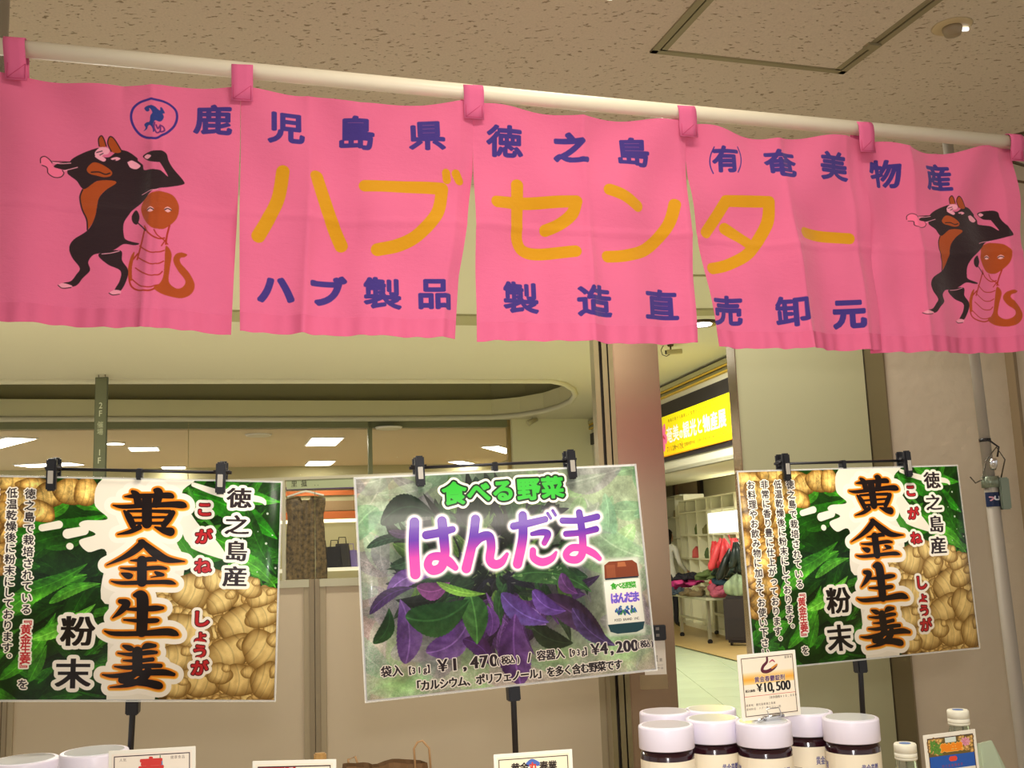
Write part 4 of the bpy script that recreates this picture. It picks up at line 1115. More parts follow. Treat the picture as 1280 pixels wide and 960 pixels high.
def emblem(fmap, k):
    """bull and snake figure; fmap maps drawing units to canvas, k scales stroke radii"""
    def pl(pts, col, sm=6): cv.poly([fmap(*p_) for p_ in pts], col, sm)
    def st(pts, col, r): cv.stroke([(*fmap(*p_), r * k) for p_ in pts], col)
    DK, BR, RB = '2e1c22', 'a8481c', 'a5321c'
    # snake
    pl([(700, 358), (770, 378), (804, 440), (790, 510), (740, 560), (700, 572), (650, 556), (612, 500), (597, 440), (620, 385), (660, 362)], BR)
    st([(618, 548), (640, 590), (690, 622), (728, 618)], RB, 5); st([(755, 548), (742, 600), (735, 650)], RB, 6); st([(622, 560), (600, 640), (575, 720)], RB, 6)
    for q in (((590, 650), (640, 690), (690, 695), (726, 684)), ((580, 710), (640, 752), (690, 755), (722, 740)), ((565, 765), (630, 812), (690, 815), (715, 795)), ((545, 825), (600, 872), (650, 880), (692, 868))): st(q, RB, 4)
    st([(578, 690), (535, 740), (528, 800), (540, 860), (580, 890), (640, 900), (690, 885)], RB, 6)
    pl([(560, 680), (545, 760), (545, 830), (530, 820), (524, 760), (540, 700)], BR)
    pl([(735, 660), (765, 700), (755, 780), (750, 850), (790, 885), (825, 875), (838, 840), (800, 790), (775, 740), (785, 705), (815, 692), (848, 700), (835, 715), (812, 722), (815, 750), (860, 800), (888, 860), (870, 910), (820, 936), (760, 930), (700, 910), (670, 885), (700, 860), (720, 820), (728, 740)], BR)
    st([(672, 575), (690, 605), (720, 625), (745, 650)], RB, 4); st([(735, 625), (712, 660)], RB, 4)
    for ex in (650, 745):
        pl([(ex - 20, 462), (ex, 445), (ex + 22, 462), (ex, 476)], 'e8a8b0', 3); st([(ex - 16, 464), (ex, 456), (ex + 18, 464)], DK, 4)
    # bull
    pl([(270, 325), (330, 290), (400, 268), (470, 285), (400, 330), (362, 380), (352, 450), (335, 510), (302, 552), (300, 500), (270, 430), (260, 370)], BR)
    st([(272, 328), (258, 372), (272, 440), (298, 500), (302, 555)], DK, 5)
    pl([(190, 235), (205, 180), (250, 145), (320, 115), (370, 105), (350, 140), (380, 150), (420, 150), (470, 118), (520, 122), (570, 155), (575, 170), (602, 195), (608, 222), (640, 228), (700, 240), (745, 275), (705, 205), (690, 195), (650, 188), (615, 165), (605, 148), (640, 135), (700, 133), (735, 150), (748, 190), (775, 235), (830, 300), (820, 318), (750, 332), (660, 350), (610, 400), (560, 440), (530, 470), (500, 520), (500, 580), (515, 610), (585, 635), (565, 642), (515, 632), (490, 635), (440, 665), (370, 680), (330, 690), (303, 725), (312, 770), (270, 810), (240, 845), (205, 855), (160, 840), (205, 825), (235, 790), (255, 755), (215, 700), (200, 650), (225, 605), (300, 560), (335, 510), (352, 450), (362, 380), (400, 330), (455, 290), (430, 275), (350, 280), (280, 325), (240, 280), (205, 255)], DK, 5)
    pl([(362, 685), (480, 665), (490, 720), (522, 770), (518, 820), (485, 885), (450, 885), (478, 830), (480, 775), (410, 740)], DK, 5)
    pl([(545, 480), (570, 452), (588, 490), (575, 530), (550, 515)], DK, 5); st([(572, 515), (605, 550), (625, 575)], DK, 4)
    pl([(138, 852), (165, 838), (212, 850), (195, 862), (155, 866)], 'e894ac', 4); st([(138, 852), (160, 866), (205, 860)], DK, 3)
    pl([(420, 900), (450, 882), (484, 888), (478, 906), (440, 910)], 'e894ac', 4); st([(420, 900), (440, 910), (476, 906)], DK, 3)
    pl([(295, 215), (330, 180), (380, 190), (430, 225), (425, 250), (390, 258), (350, 250), (310, 240)], BR, 5)
    st([(320, 232), (360, 230), (395, 242), (420, 235)], DK, 5)
    pl([(365, 95), (362, 60), (378, 42), (392, 60), (400, 95), (380, 100)], BR, 4); st([(365, 95), (362, 60), (378, 42), (392, 60), (404, 96)], DK, 4)
    pl([(430, 120), (412, 80), (425, 48), (450, 62), (485, 120), (455, 130)], BR, 4); st([(430, 122), (412, 80), (425, 48), (450, 62), (488, 122)], DK, 4)
    PK = 'f0a0b8'
    pl([(342, 125), (375, 100), (420, 110), (412, 135), (385, 140), (370, 160), (345, 150)], PK, 4); st([(350, 128), (380, 120)], DK, 3); st([(360, 145), (385, 132)], DK, 3)
    pl([(512, 175), (545, 165), (590, 195), (570, 215), (530, 205)], PK, 5); st([(512, 175), (545, 165), (592, 196), (568, 216), (530, 206), (512, 175)], DK, 4)
    pl([(425, 160), (455, 150), (480, 158), (455, 170)], PK, 3); st([(430, 170), (450, 165)], DK, 4); pl([(340, 150), (360, 140), (400, 160), (385, 175)], PK, 3)
    pl([(612, 155), (630, 145), (652, 158), (630, 170)], PK, 4)
    pl([(120, 215), (155, 190), (215, 185), (240, 205), (180, 225)], DK, 4)
    st([(245, 208), (190, 225), (165, 235)], PK, 3); st([(110, 188), (160, 184), (212, 182)], DK, 3); st([(110, 190), (150, 195), (210, 188)], PK, 3)
    pl([(52, 185), (62, 168), (85, 168), (105, 188), (120, 215), (160, 225), (172, 245), (160, 262), (130, 268), (100, 262), (88, 240), (82, 218), (58, 210)], 'f07098', 5)
    st([(52, 200), (54, 175), (75, 165), (98, 178), (112, 195)], DK, 3); st([(60, 212), (85, 222), (90, 250), (120, 268), (155, 264), (172, 244), (165, 230)], DK, 3)
    st([(380, 685), (430, 680), (475, 668)], PK, 3); st([(600, 362), (640, 350), (690, 345)], PK, 3)


emblem(lambda u, v: NC(40 + u / 4.363, 160 + v / 4.363), .30 * RS / 1300)
emblem(lambda u, v: NC(1120 + (75 + (u - 50) * .892) / 5.333, 240 + (25 + (v - 40) * .972) / 5.333), .27 * RS / 1300)
# round blue crest
def ring(u, v): return NC(160 + u / 13.71, 115 + v / 13.71)
pts = [(400, 170), (560, 185), (700, 215), (810, 300), (840, 430), (800, 580), (700, 700), (600, 770), (480, 825), (330, 800), (200, 730), (100, 600), (60, 450), (100, 310), (220, 215), (400, 170)]
cv.stroke([(*ring(*p_), 2.6) for p_ in pts], '3a2a80')
BL = '2c3a80'
cv.poly([ring(*p_) for p_ in ((290, 320), (330, 285), (400, 275), (470, 290), (520, 330), (560, 350), (560, 300), (590, 300), (635, 380), (600, 400), (620, 450), (590, 520), (540, 540), (480, 520), (450, 560), (440, 610), (465, 690), (440, 725), (430, 660), (385, 600), (350, 615), (330, 660), (270, 690), (310, 640), (285, 585), (330, 550), (380, 540), (395, 450), (430, 400), (400, 340), (370, 320), (380, 360), (330, 370))], BL, 3)
for q in (((465, 560), (455, 640), (500, 730), (560, 700), (560, 600)), ((490, 600), (520, 660), (550, 620)), ((580, 610), (620, 640), (630, 690), (580, 720), (560, 700))): cv.stroke([(*ring(*p_), 1.7) for p_ in q], '6a2a70')
im_noren = cv.image('noren_print')
M_noren = print_mat('noren_cloth', im_noren, .85, weave=.5, translucent=.12)
M_tab = mat('pink_tab_cloth', 'd4608c', .85, bump=.3, bscale=40)

TABS = [(20, 60), (303, 92), (590, 118), (855, 143), (1077, 163), (1265, 178)]
ts = [NP(*t)[0] for t in TABS]
root_n = thing('noren_curtain', 'pink five-panel shop curtain with blue and yellow lettering hung on a white rod', 'curtain', (0, 0, 0))
# panel borders in image pixels: left edge and right edge as polylines top->bottom, top edge control points
PAN = [
    dict(L=[(0, 92), (-3, 200), (-8, 300), (-14, 402)], R=[(301, 118), (300, 190), (296, 280), (292, 350), (288.5, 417)], T=[(0, 92), (38, 96), (90, 104), (150, 108), (190, 110), (240, 108), (301, 110)], B=[(-14, 402), (60, 405), (150, 410), (288.5, 417)]),
    dict(L=[(301, 112), (301, 190), (299.5, 260), (299.5, 340), (300, 415)], R=[(591, 135), (592, 218), (585, 285), (575, 345), (570, 422)], T=[(301, 110), (345, 115), (400, 122), (440, 129), (480, 132), (520, 130), (591, 128)], B=[(300, 415), (380, 418), (480, 421), (570, 422)]),
    dict(L=[(591, 137), (592, 222), (594, 290), (595.5, 360), (597, 426)], R=[(857, 165), (859, 225), (863, 290), (868, 360), (872, 428)], T=[(591, 130), (640, 134), (690, 142), (740, 148), (780, 150), (820, 150), (857, 154)], B=[(597, 426), (680, 425), (760, 430), (872, 428)]),
    dict(L=[(857, 165), (860, 232), (872, 300), (888, 365), (901, 432)], R=[(1078, 190), (1085, 245), (1091, 310), (1098, 375), (1104, 438)], T=[(857, 154), (890, 158), (930, 169), (960, 173), (1000, 172), (1040, 170), (1078, 174)], B=[(901, 432), (960, 436), (1040, 437), (1104, 438)]),
    dict(L=[(1074, 190), (1079, 245), (1084, 310), (1091, 375), (1099, 439)], R=[(1268, 205), (1274, 270), (1278, 330), (1281, 380), (1284, 440)], T=[(1078, 174), (1110, 178), (1140, 185), (1170, 191), (1200, 190), (1235, 183), (1268, 185)], B=[(1099, 439), (1160, 441), (1230, 441), (1284, 440)]),
]
def interp(pts, key, val):
    ks = [p_[key] for p_ in pts]; return float(np.interp(val, ks, [p_[1 - key] for p_ in pts]))
def sample(pts, t):
    q = np.array(pts, float); d = np.r_[0, np.cumsum(np.hypot(*np.diff(q, axis=0).T))]; d /= d[-1]
    return float(np.interp(t, d, q[:, 0])), float(np.interp(t, d, q[:, 1]))
CRE = [(.62, .66), (.28, .93), (.50, .97), (.52, .9), (.30, .9)]   # crease columns of each panel
NU, NV = 90, 80
for pi, pn in enumerate(PAN):
    G = {}
    L_ = [NP(*p_) for p_ in pn['L']]; R_ = [NP(*p_) for p_ in pn['R']]; T_ = [NP(*p_) for p_ in catmull(pn['T'], 8, False)]; B_ = [NP(*p_) for p_ in catmull(pn['B'], 8, False)]
    vs = []; uvs = {}
    c1, c2 = CRE[pi]
    for j in range(NV + 1):
        v = j / NV
        lx, lz = sample(L_, v); rx, rz = sample(R_, v)
        for i in range(NU + 1):
            u = i / NU
            tx, tz = sample(T_, u); bx, bz = sample(B_, u)
            # Coons patch in cloth plane
            l0, l1, r0_, r1_ = L_[0], L_[-1], R_[0], R_[-1]
            s_ = (1 - u) * lx + u * rx + (1 - v) * tx + v * bx - ((1 - u) * (1 - v) * T_[0][0] + u * (1 - v) * T_[-1][0] + (1 - u) * v * l1[0] + u * v * r1_[0])
            z_ = (1 - v) * tz + v * bz + (0 if v > 0 else 0)
            # folds
            env = min(1, v * 2.2) * .55 + .45 * v
            d = .009 * math.sin(6.28 * (u * 1.5 + .13 * pi) + 1.2 * v) * env
            d += .005 * math.sin(6.28 * (u * 3.3 + .4 * pi) - 2.0 * v + pi) * env
            for cc_, am in ((c1, .02), (c2, .013)):
                q = (u - cc_ - .01 * math.sin(3 * v)); d += am * math.exp(-abs(q) * 26) * (.35 + .65 * v)
            # drapes falling from each tab toward the sagging middle
            sag = math.exp(-v * 3.2)
            d += .009 * sag * math.sin(9 * (abs(u - .5) * 1.6 + v * 1.1) + pi)
            d += .005 * math.sin(14 * (v - .45 * abs(u - .5)) + 2 * pi) * math.exp(-((v - .45) / .35) ** 2)
            d += .003 * math.exp(-((v - .52) / .012) ** 2)            # pressed fold line across
            # edges curl back a little
            eu = min(u, 1 - u)
            if v > .3: d -= .008 * math.exp(-eu * 30) * (v - .3) * (1 + .3 * math.sin(20 * v))
            wv = math.sin(u * 70 + pi) * .0022 * math.exp(-(1 - v) * 14)   # puckered hem
            z_ += math.sin(u * 46 + 2 * pi) * .0009 * math.exp(-(1 - v) * 20)
            off = (-.012 * math.exp(-u * 14) if pi == 4 else 0.0) + d + wv
            vs.append(NX(s_, z_, off)); uvs[len(vs) - 1] = ((s_ + SOFF) * RS / NW, 1 - (ZT - z_) * RS / NH)
    fs = [(j * (NU + 1) + i, (j + 1) * (NU + 1) + i, (j + 1) * (NU + 1) + i + 1, j * (NU + 1) + i + 1) for j in range(NV) for i in range(NU)]
    mb = MB().add(vs, fs, None, True)
    o = mb.build('cloth_panel', M_noren, root_n)
    Lr = o.data.uv_layers.new(name='UVMap')
    idx = np.zeros(len(o.data.loops), int); o.data.loops.foreach_get('vertex_index', idx)
    arr = np.array([uvs[k] for k in range(len(vs))], np.float32)[idx]
    Lr.data.foreach_set('uv', arr.ravel())
    # sewn hem strip along the bottom, a slightly raised fold of cloth
    hem = MB(); hv = []
    rows_ = [NV - 6, NV - 5, NV]
    for j in (NV - 6, NV):
        for i in range(NU + 1):
            p_ = vs[j * (NU + 1) + i]; hv.append((p_[0] + nn_[0] * .0012, p_[1] + nn_[1] * .0012, p_[2]))
    hem.add(hv, [(i, NU + 1 + i, NU + 2 + i, i + 1) for i in range(NU)], None, True)
    hem.build('hem', mat('noren_hem_cloth', 'd66088', .85, bump=.3, bscale=40), root_n)
# loop tabs round the rod
ROD_R = .0150
for k, (px, py) in enumerate(TABS):
    s_, z_ = NP(px, py)
    hwid = (.0175, .0190, .0195, .0190, .0178, .0165)[k]
    ztop_cloth = NP(px, [98, 115, 133, 158, 178, 193][k])[1]
    zb_ = NP(px, [104, 130, 152, 174, 193, 204][k])[1]; ztop_cloth = zb_ + (z_ - zb_) * .42
    path = [(zb_, .013), (ztop_cloth, .013), (z_ - .012, ROD_R + .0015)]
    for a in range(0, 181, 20):
        t = math.radians(a); path.append((z_ + (ROD_R + .002) * math.sin(t), (ROD_R + .002) * math.cos(t)))
    path += [(z_ - .015, -(ROD_R + .001)), (ztop_cloth + .004, -.010), (zb_ + .01, -.008)]
    vs = []; 
    lean = (.004, 0, 0, .002, .002, -.003)[k]
    for (zz, oo) in path:
        for q in (-1, -.33, .33, 1):
            vs.append(NX(s_ + q * hwid + lean * (z_ - zz) / .05, zz, oo))
    n4 = 4
    fs = [(j * n4 + i, (j + 1) * n4 + i, (j + 1) * n4 + i + 1, j * n4 + i + 1) for j in range(len(path) - 1) for i in range(3)]
    tbo = MB().add(vs, fs, None, True).build('loop_tab', M_tab, root_n)
    md = tbo.modifiers.new('thick', 'SOLIDIFY'); md.thickness = .0012
    st_ = MB()
    a, b = s_ - hwid * .82 + lean * 1.2, s_ + hwid * .82 + lean * 1.2
    for (q0_, q1_) in (((a, zb_ + .003), (b, zb_ + .003)), ((a, zb_ + .003), (a, zb_ + .03)), ((b, zb_ + .003), (b, zb_ + .03)), ((a, zb_ + .003), (b, zb_ + .03))):
        st_.tube([NX(q0_[0], q0_[1], .0146), NX(q1_[0], q1_[1], .0146)], .0005, 5)
    st_.build('stitching', mat('thread_pink', 'c23c6c', .8), tbo)

rod = thing('curtain_rod', 'long white curtain rod carrying the pink shop curtain', 'rod', (0, 0, 0))
rz0 = float(A0[2]); RA = np.array(NX(-.12, rz0 - .12 * slope)); RB = np.array(NX(LN + .035, rz0 + (LN + .035) * slope))
MB().tube([RA, (RA + RB) / 2 - [0, 0, .003], RB], ROD_R, 24).build('rod_tube', mat('rod_white', 'ece2cc', .35), rod)
MB().tube([RB - (RB - RA) * .001, RB + (RB - RA) * .004], ROD_R * 1.06, 24).build('end_cap', M_white, rod)

# stands carrying the rod
pl_ = P(1, 120, 1.735)
sl = thing('curtain_stand', 'chrome pole at the left edge carrying the white rod', 'stand', (pl_[0] - .012, pl_[1] + .02, 0))
MB().tube([(0, 0, .02), (0, 0, 2.75)], .0105, 16).build('pole', mat('chrome', 'd8d8dc', .15, 1.0), sl)
MB().lathe([(.12, 0), (.12, .012), (.02, .022)], 32).build('base', M_metal_dark, sl)
MB().lathe([(.016, 2.31), (.018, 2.315), (.018, 2.345), (.016, 2.35)], 20).build('clamp_collar', mat('chrome', 'd8d8dc', .15, 1.0), sl)
MB().tube([(0, 0, 2.33), (.0, -.03, 2.365)], .006, 8).build('clamp_arm', M_metal_dark, sl)
sr_ = P(1310, 200, 2.26)
sr = thing('curtain_stand', 'grey metal stand arm holding the right end of the white rod', 'stand', (sr_[0], sr_[1], 0))
MB().tube([(0, 0, .02), (0, 0, 2.5)], .012, 16).build('pole', mat('chrome', 'd8d8dc', .15, 1.0), sr)
MB().lathe([(.12, 0), (.12, .012), (.02, .022)], 32).build('base', M_metal_dark, sr)
re_ = RB - np.array([float(sr_[0]), float(sr_[1]), 0])
MB().tube([tuple(re_ + nd * -.055 + [0, .02, .012]), (0, 0, float(re_[2]) + .06)], .007, 10).build('diagonal_arm', M_metal_dark, sr)
MB().tube([tuple(re_ + nd * -.075 + [0, .03, -.012]), tuple(re_ + nd * -.03 + [0, .03, -.03]), (0, 0, float(re_[2]) - .045)], .0035, 8).build('hook_wire', M_metal_dark, sr)
MB().tube([tuple(re_ + nd * -.02 + [0, .03, -.075]), (0, 0, float(re_[2]) - .078)], .003, 8).build('hook_wire', M_metal_dark, sr)

# ------------------------------------------------------------------ telescopic pole with clamp
YT = 3.3
pm = P(1238, 605, YT); ptop = P(1213, 440, YT); pbot = P(1268, 880, YT)
tp = thing('telescopic_pole', 'grey two-stage telescopic pole with a wire clamp against the plaster wall', 'pole', (pm[0], pm[1], 0))
lx_ = lambda z: 0.0
kk = (float(ptop[0]) - float(pbot[0])) / (float(ptop[2]) - float(pbot[2]))
def tpz(z): return (kk * (z - float(pm[2])), 0, z)
M_alu = mat('pole_aluminium', 'a49c90', .55, .1)
zc_ = float(P(1236, 560, YT)[2])
MB().tube([tpz(zc_ - .1), tpz(2.78)], .0165, 18).build('upper_tube', M_alu, tp)
MB().tube([tpz(.02), tpz(zc_ - .1)], .0205, 18).build('lower_tube', M_alu, tp)
x_, _, z_ = tpz(zc_ - .1)
M_cl = mat('clamp_greygreen', '7f8a78', .3, .4)
MB().tube([tpz(zc_ - .125), tpz(zc_ - .09)], .027, 16).build('clamp_collar', M_cl, tp)
MB().box(x_ + .02, x_ + .052, -.02, .01, z_ - .095, z_ + .005, bev=.004).build('clamp_lever', M_cl, tp)
MB().tube([(x_ + .03, -.01, z_), (x_ + .045, -.02, z_ + .06), (x_ + .02, -.025, z_ + .10), (x_ - .015, -.02, z_ + .06), (x_ - .03, -.01, z_), (x_ - .055, -.02, z_ - .01), (x_ - .07, -.02, z_ + .01)], .0022, 8).build('wire_clip', mat('clip_wire', '6f6a60', .25, .9), tp)
MB().tube([tpz(zc_ + .02), tpz(zc_ + .03)], .0185, 14).build('cable_tie', M_black, tp)
MB().tube([(x_ + .0, -.018, zc_ + .025), (x_ + .03, -.02, zc_ + .0), (x_ + .022, -.02, zc_ - .03)], .003, 8).build('tie_tail', M_black, tp)
MB().lathe([(.008, 0), (.012, .012), (.012, .03), (.008, .036)], 14, Matrix.Translation((x_, -.03, z_ + .03)) @ Matrix.Rotation(.3, 4, 'X')).build('bolt', chrome, tp)
c = Canvas(120, 150, '17264a'); c.text('長い', 36, 60, 50, 48, col='e8e8f0', bold=1); c.rect(10, 110, 50, 122, 'c83040')
c = Canvas(120, 150, '17264a'); c.stroke([(20, 50, 7), (50, 60, 7), (25, 85, 7)], 'd8a0b0'); c.stroke([(60, 45, 7), (60, 75, 7), (100, 75, 7), (100, 48, 7)], 'e4e6f0')
x2, _, z2 = tpz(zc_ - .165)
lm = MB()
nv = 10; vs = []
for j in (0, 1):
    for i in range(nv + 1):
        a = math.pi * (1 + i / nv); vs.append((x2 + .0215 * math.cos(a), .0215 * math.sin(a), z2 - .02 + .045 * j))
lm.add(vs, [(i, i + 1, nv + 2 + i, nv + 1 + i) for i in range(nv)], None, True)
lm.build('sticker', print_mat('sticker_print', c.image('sticker'), .4), tp, uv=lambda v: ((v[0] - x2 + .0215) / .043, (v[2] - z2 + .02) / .045))
MB().lathe([(.03, 0), (.03, .02), (.021, .03)], 18, Matrix.Translation((kk * (0 - float(pm[2])), 0, 0))).build('rubber_foot', M_black, tp)

# ================================================================== POSTERS
PW, PH = .42, .297
QL = [(-52, 592), (352, 603.5), (342, 875), (-60, 878)]; QC = [(443, 597), (795, 584), (821, 834), (457, 878)]; QR = [(922, 590), (1196.5, 581.5), (1224, 810), (944, 837)]
CWd, CHt = 1400, 990
SQ = [(0, 0), (CWd, 0), (CWd, CHt), (0, CHt)]
HL_, HC_, HR_ = hom(QL, SQ), hom(QC, SQ), hom(QR, SQ)

g = Canvas(CWd, CHt, '1f4a14')
R1 = random.Random(11)
# leafy background
for k in range(240):
    x, y = R1.uniform(-50, 1450), R1.uniform(-50, 1000); a = R1.uniform(-1.2, .5) + (math.pi if R1.random() < .25 else 0); l_ = R1.uniform(130, 330)
    cc1, cc2 = R1.choice((('245a16', '3c8420'), ('173c10', '2c6418'), ('0f2a0c', '1e4a14'), ('3a7a22', '5aa632'), ('14330e', '24541a'), ('2c6a1c', '4c9a2a')))
    g.leaf(x, y, x + l_ * math.cos(a), y + l_ * math.sin(a), R1.uniform(14, 34), R1.uniform(-25, 25), cc1, cc2)
for (x0_, y0_, x1_, y1_, wd, bd, c1_, c2_) in ((150, 250, 640, 160, 60, 40, '2f7a1a', '3f9426'), (220, 350, 600, 240, 40, -30, '1c4a12', '2c6418'), (180, 640, 560, 430, 46, -40, '3f8c28', '6ab43c'), (250, 520, 560, 380, 32, 20, '2c6a1c', '5aa632'), (400, 560, 620, 470, 26, -20, '4c9c30', '78c048'),
        (200, 900, 430, 600, 34, 30, '3a8422', '62ae38'), (380, 960, 650, 780, 40, -20, '14330e', '2a5c18'), (330, 720, 600, 560, 34, 20, '58a834', '8ccc58'), (1000, 60, 1390, 260, 60, -30, '2c7a1a', '3f9c28'), (1100, 0, 1400, 90, 40, 20, '3a8c22', '58ac34'),
        (1010, 230, 1330, 470, 44, -50, '2c6a1c', '58a030'), (1150, 330, 1390, 480, 40, -30, '4a9a2c', '74bc48'), (930, 180, 1090, 400, 26, 20, '3a7c24', '58a436'), (1250, 120, 1390, 420, 36, 20, '24561a', '3f8426')):
    g.leaf(x0_, y0_, x1_, y1_, wd, bd, c1_, c2_)
# ginger at the upper left
for k in range(90):
    x, y = R1.uniform(-30, 250), R1.uniform(-20, 720)
    if x > 250 - y * .18: continue
    g.ginger(x, y, R1.uniform(60, 95), R1.uniform(45, 62), R1.uniform(-1, 1), .45, R1)
for (x, y, rx, ry, a) in ((60, 50, 120, 60, .1), (210, 20, 110, 42, 0), (330, 40, 90, 38, .1), (120, 120, 110, 62, .4), (260, 110, 90, 62, .2), (380, 80, 75, 58, -.2), (470, 60, 72, 62, .2), (545, 62, 58, 66, .1), (230, 170, 90, 52, .4), (340, 150, 80, 48, .3)):
    g.ginger(x, y, rx, ry, a, .25, R1)
grain(g, 3, .5)
g.a = g.a ** 1.25
# white sweep of the title
g.poly([(640, -10), (1000, -10), (960, 60), (1030, 190), (1110, 260), (1170, 350), (1100, 340), (1000, 300), (960, 240), (960, 470), (640, 560), (640, 330), (560, 330), (520, 280), (590, 250), (520, 215), (540, 190), (640, 180), (580, 110)], 'f2ead8', 6)
g.poly([(655, 300), (930, 300), (870, 992), (660, 992)], 'f2ead8')
g.stroke([(470, 250, 22), (540, 235, 20)], 'f2ead8'); g.stroke([(480, 305, 15), (482, 306, 15)], 'f2ead8'); g.stroke([(360, 225, 16), (430, 210, 18)], 'f2ead8')
g.stroke([(1010, 20, 10), (1140, 60, 16), (1300, 80, 14), (1330, 100, 6)], 'f2ead8')
g.leaf(985, 30, 1130, 230, 16, 18, '2c7020', '4a9434'); g.leaf(940, 250, 1030, 400, 24, -8, '347c26', '4c9434')
for k in range(14): g.stroke([(R1.uniform(1150, 1390), R1.uniform(60, 420), R1.uniform(2, 6)), (R1.uniform(1180, 1390), R1.uniform(60, 420), 0.5)][:1] * 2, 'dfe8d8', .8)
# ginger heap at the lower right
heap = []
for k in range(130):
    x, y = R1.uniform(880, 1430), R1.uniform(400, 1010)
    if y < 440 + (abs(x - 1150) * .22 if x < 1150 else (x - 1150) * .35): continue
    heap.append((y, x))
g.poly([(890, 992), (890, 560), (930, 470), (1060, 400), (1180, 480), (1300, 520), (1410, 560), (1410, 992)], '5a4016', 4)
for y, x in sorted(heap):
    a_ = R1.uniform(-1.3, 1.3); q_ = R1.uniform(40, 66); g.ginger(x, y, q_, q_ * R1.uniform(.6, .8), a_, R1.uniform(0, .35), R1)
    for sg in (-1, 1): g.ginger(x + sg * q_ * .8 * math.cos(a_), y + sg * q_ * .8 * math.sin(a_), q_ * .5, q_ * .44, a_ + 1, R1.uniform(.1, .5), R1)
for (x, y, rx, ry, a) in ((1010, 500, 95, 80, .3), (1120, 450, 60, 55, 0), (1150, 540, 80, 55, -.6), (1240, 640, 110, 80, -.5), (1340, 600, 90, 60, -.4), (1330, 520, 80, 45, -.3), (1200, 770, 120, 75, -.4), (1340, 760, 100, 90, .5), (1010, 680, 110, 80, .4), (1060, 900, 100, 80, .2), (1230, 900, 95, 75, 0), (1360, 900, 70, 90, .3), (960, 800, 90, 60, .1), (950, 930, 80, 50, 0), (1150, 870, 60, 50, .2), (1270, 480, 60, 50, .4)):
    g.ginger(x, y, rx, ry, a, .1, R1)
    g.ginger(x + rx * .5, y - ry * .5, rx * .35, ry * .4, a, .2, R1)
WO = 'fbf3e4'
def from_left(scx, ox, oy, st):      # strokes traced on the left poster
    out = []
    for q in st:
        r_ = []
        for a, b, rad in q:
            u, v = ap(HL_, ox + a / scx, oy + b / scx); r_.append((u + 6, v + 8, rad / scx * 4.25))
        out.append(r_)
    return out
KAN = [
    (6.857, 110, 600, [[(315, 125, 5), (400, 122, 17), (560, 120, 18), (690, 118, 23), (722, 128, 15)], [(380, 82, 12), (415, 115, 26), (430, 190, 28)], [(575, 72, 14), (605, 95, 32), (585, 190, 30)], [(215, 200, 5), (300, 213, 15), (500, 205, 17), (700, 196, 22), (800, 200, 26), (836, 213, 10)],
                       [(310, 250, 8), (350, 300, 24), (385, 378, 22)], [(345, 252, 10), (520, 252, 12), (700, 258, 15)], [(725, 268, 20), (690, 320, 24), (650, 372, 22)], [(370, 308, 9), (690, 306, 10)], [(385, 357, 11), (660, 357, 12)], [(505, 150, 36), (505, 360, 36)],
                       [(440, 392, 20), (360, 430, 16), (255, 453, 5)], [(575, 392, 7), (650, 420, 24), (705, 432, 32)]]),
    (6.857, 110, 600, [[(440, 512, 10), (465, 530, 26), (400, 592, 26), (300, 655, 17), (160, 718, 4)], [(480, 535, 22), (580, 620, 32), (680, 672, 24), (825, 688, 5)], [(365, 680, 5), (450, 677, 15), (540, 668, 18), (582, 680, 8)], [(280, 745, 5), (400, 753, 14), (600, 742, 16), (668, 750, 9)], [(462, 680, 35), (462, 865, 35)],
                       [(290, 790, 7), (345, 812, 24), (375, 808, 10)], [(575, 780, 8), (608, 798, 18), (640, 806, 9), (540, 824, 4)], [(200, 858, 5), (300, 873, 14), (600, 865, 16), (700, 868, 17), (745, 880, 6)]]),
    (6.0, 110, 720, [[(240, 182, 14), (290, 200, 24), (245, 258, 18), (185, 308, 4)], [(300, 242, 9), (400, 242, 15), (500, 235, 19), (558, 233, 11)], [(350, 135, 12), (405, 150, 36), (407, 300, 35), (402, 412, 34)], [(270, 322, 6), (400, 330, 15), (500, 327, 16), (525, 325, 9)], [(125, 407, 5), (200, 426, 15), (400, 424, 17), (580, 412, 24), (640, 420, 21), (672, 434, 7)]]),
    (6.0, 110, 720, [[(265, 518, 8), (310, 535, 19), (338, 541, 9)], [(405, 540, 6), (440, 518, 20), (500, 516, 12)], [(225, 573, 5), (320, 582, 13), (450, 567, 16), (510, 566, 11)], [(265, 628, 5), (370, 630, 13), (482, 618, 14)], [(200, 673, 5), (300, 681, 14), (450, 667, 16), (542, 666, 14)], [(370, 560, 32), (370, 690, 32)],
                     [(110, 735, 5), (200, 744, 14), (400, 722, 18), (560, 715, 21), (640, 730, 12)], [(380, 700, 22), (320, 745, 24), (250, 775, 20), (340, 788, 20), (440, 795, 24), (520, 812, 26), (542, 820, 16)], [(450, 712, 28), (400, 770, 24), (300, 813, 14), (165, 830, 4)]]),
]
masks = [g.strokes(from_left(k_[0], k_[1], k_[2], k_[3])) for k_ in KAN]
for rr_, cl_ in ((36, WO), (11, 'f4b848'), (7, 'e88420')):
    for M, x, y in masks:
        Mp = np.pad(M, 40); g.blend(dilate(Mp, rr_), x - 40 + (2 if cl_ == 'f4b848' else 0), y - 40 + (2 if cl_ == 'f4b848' else 0), cl_)
for M, x, y in masks: g.blend(M, x, y, '1a1214')
ok = dict(outs=[(14, WO)])
g.glyphs([('徳', 1212, 78, 112, 96, False), ('之', 1205, 200, 112, 92, False), ('島', 1206, 318, 100, 96, False), ('産', 1204, 432, 112, 96, False)], '2c2226', bold=1.5, serif=4, **ok)
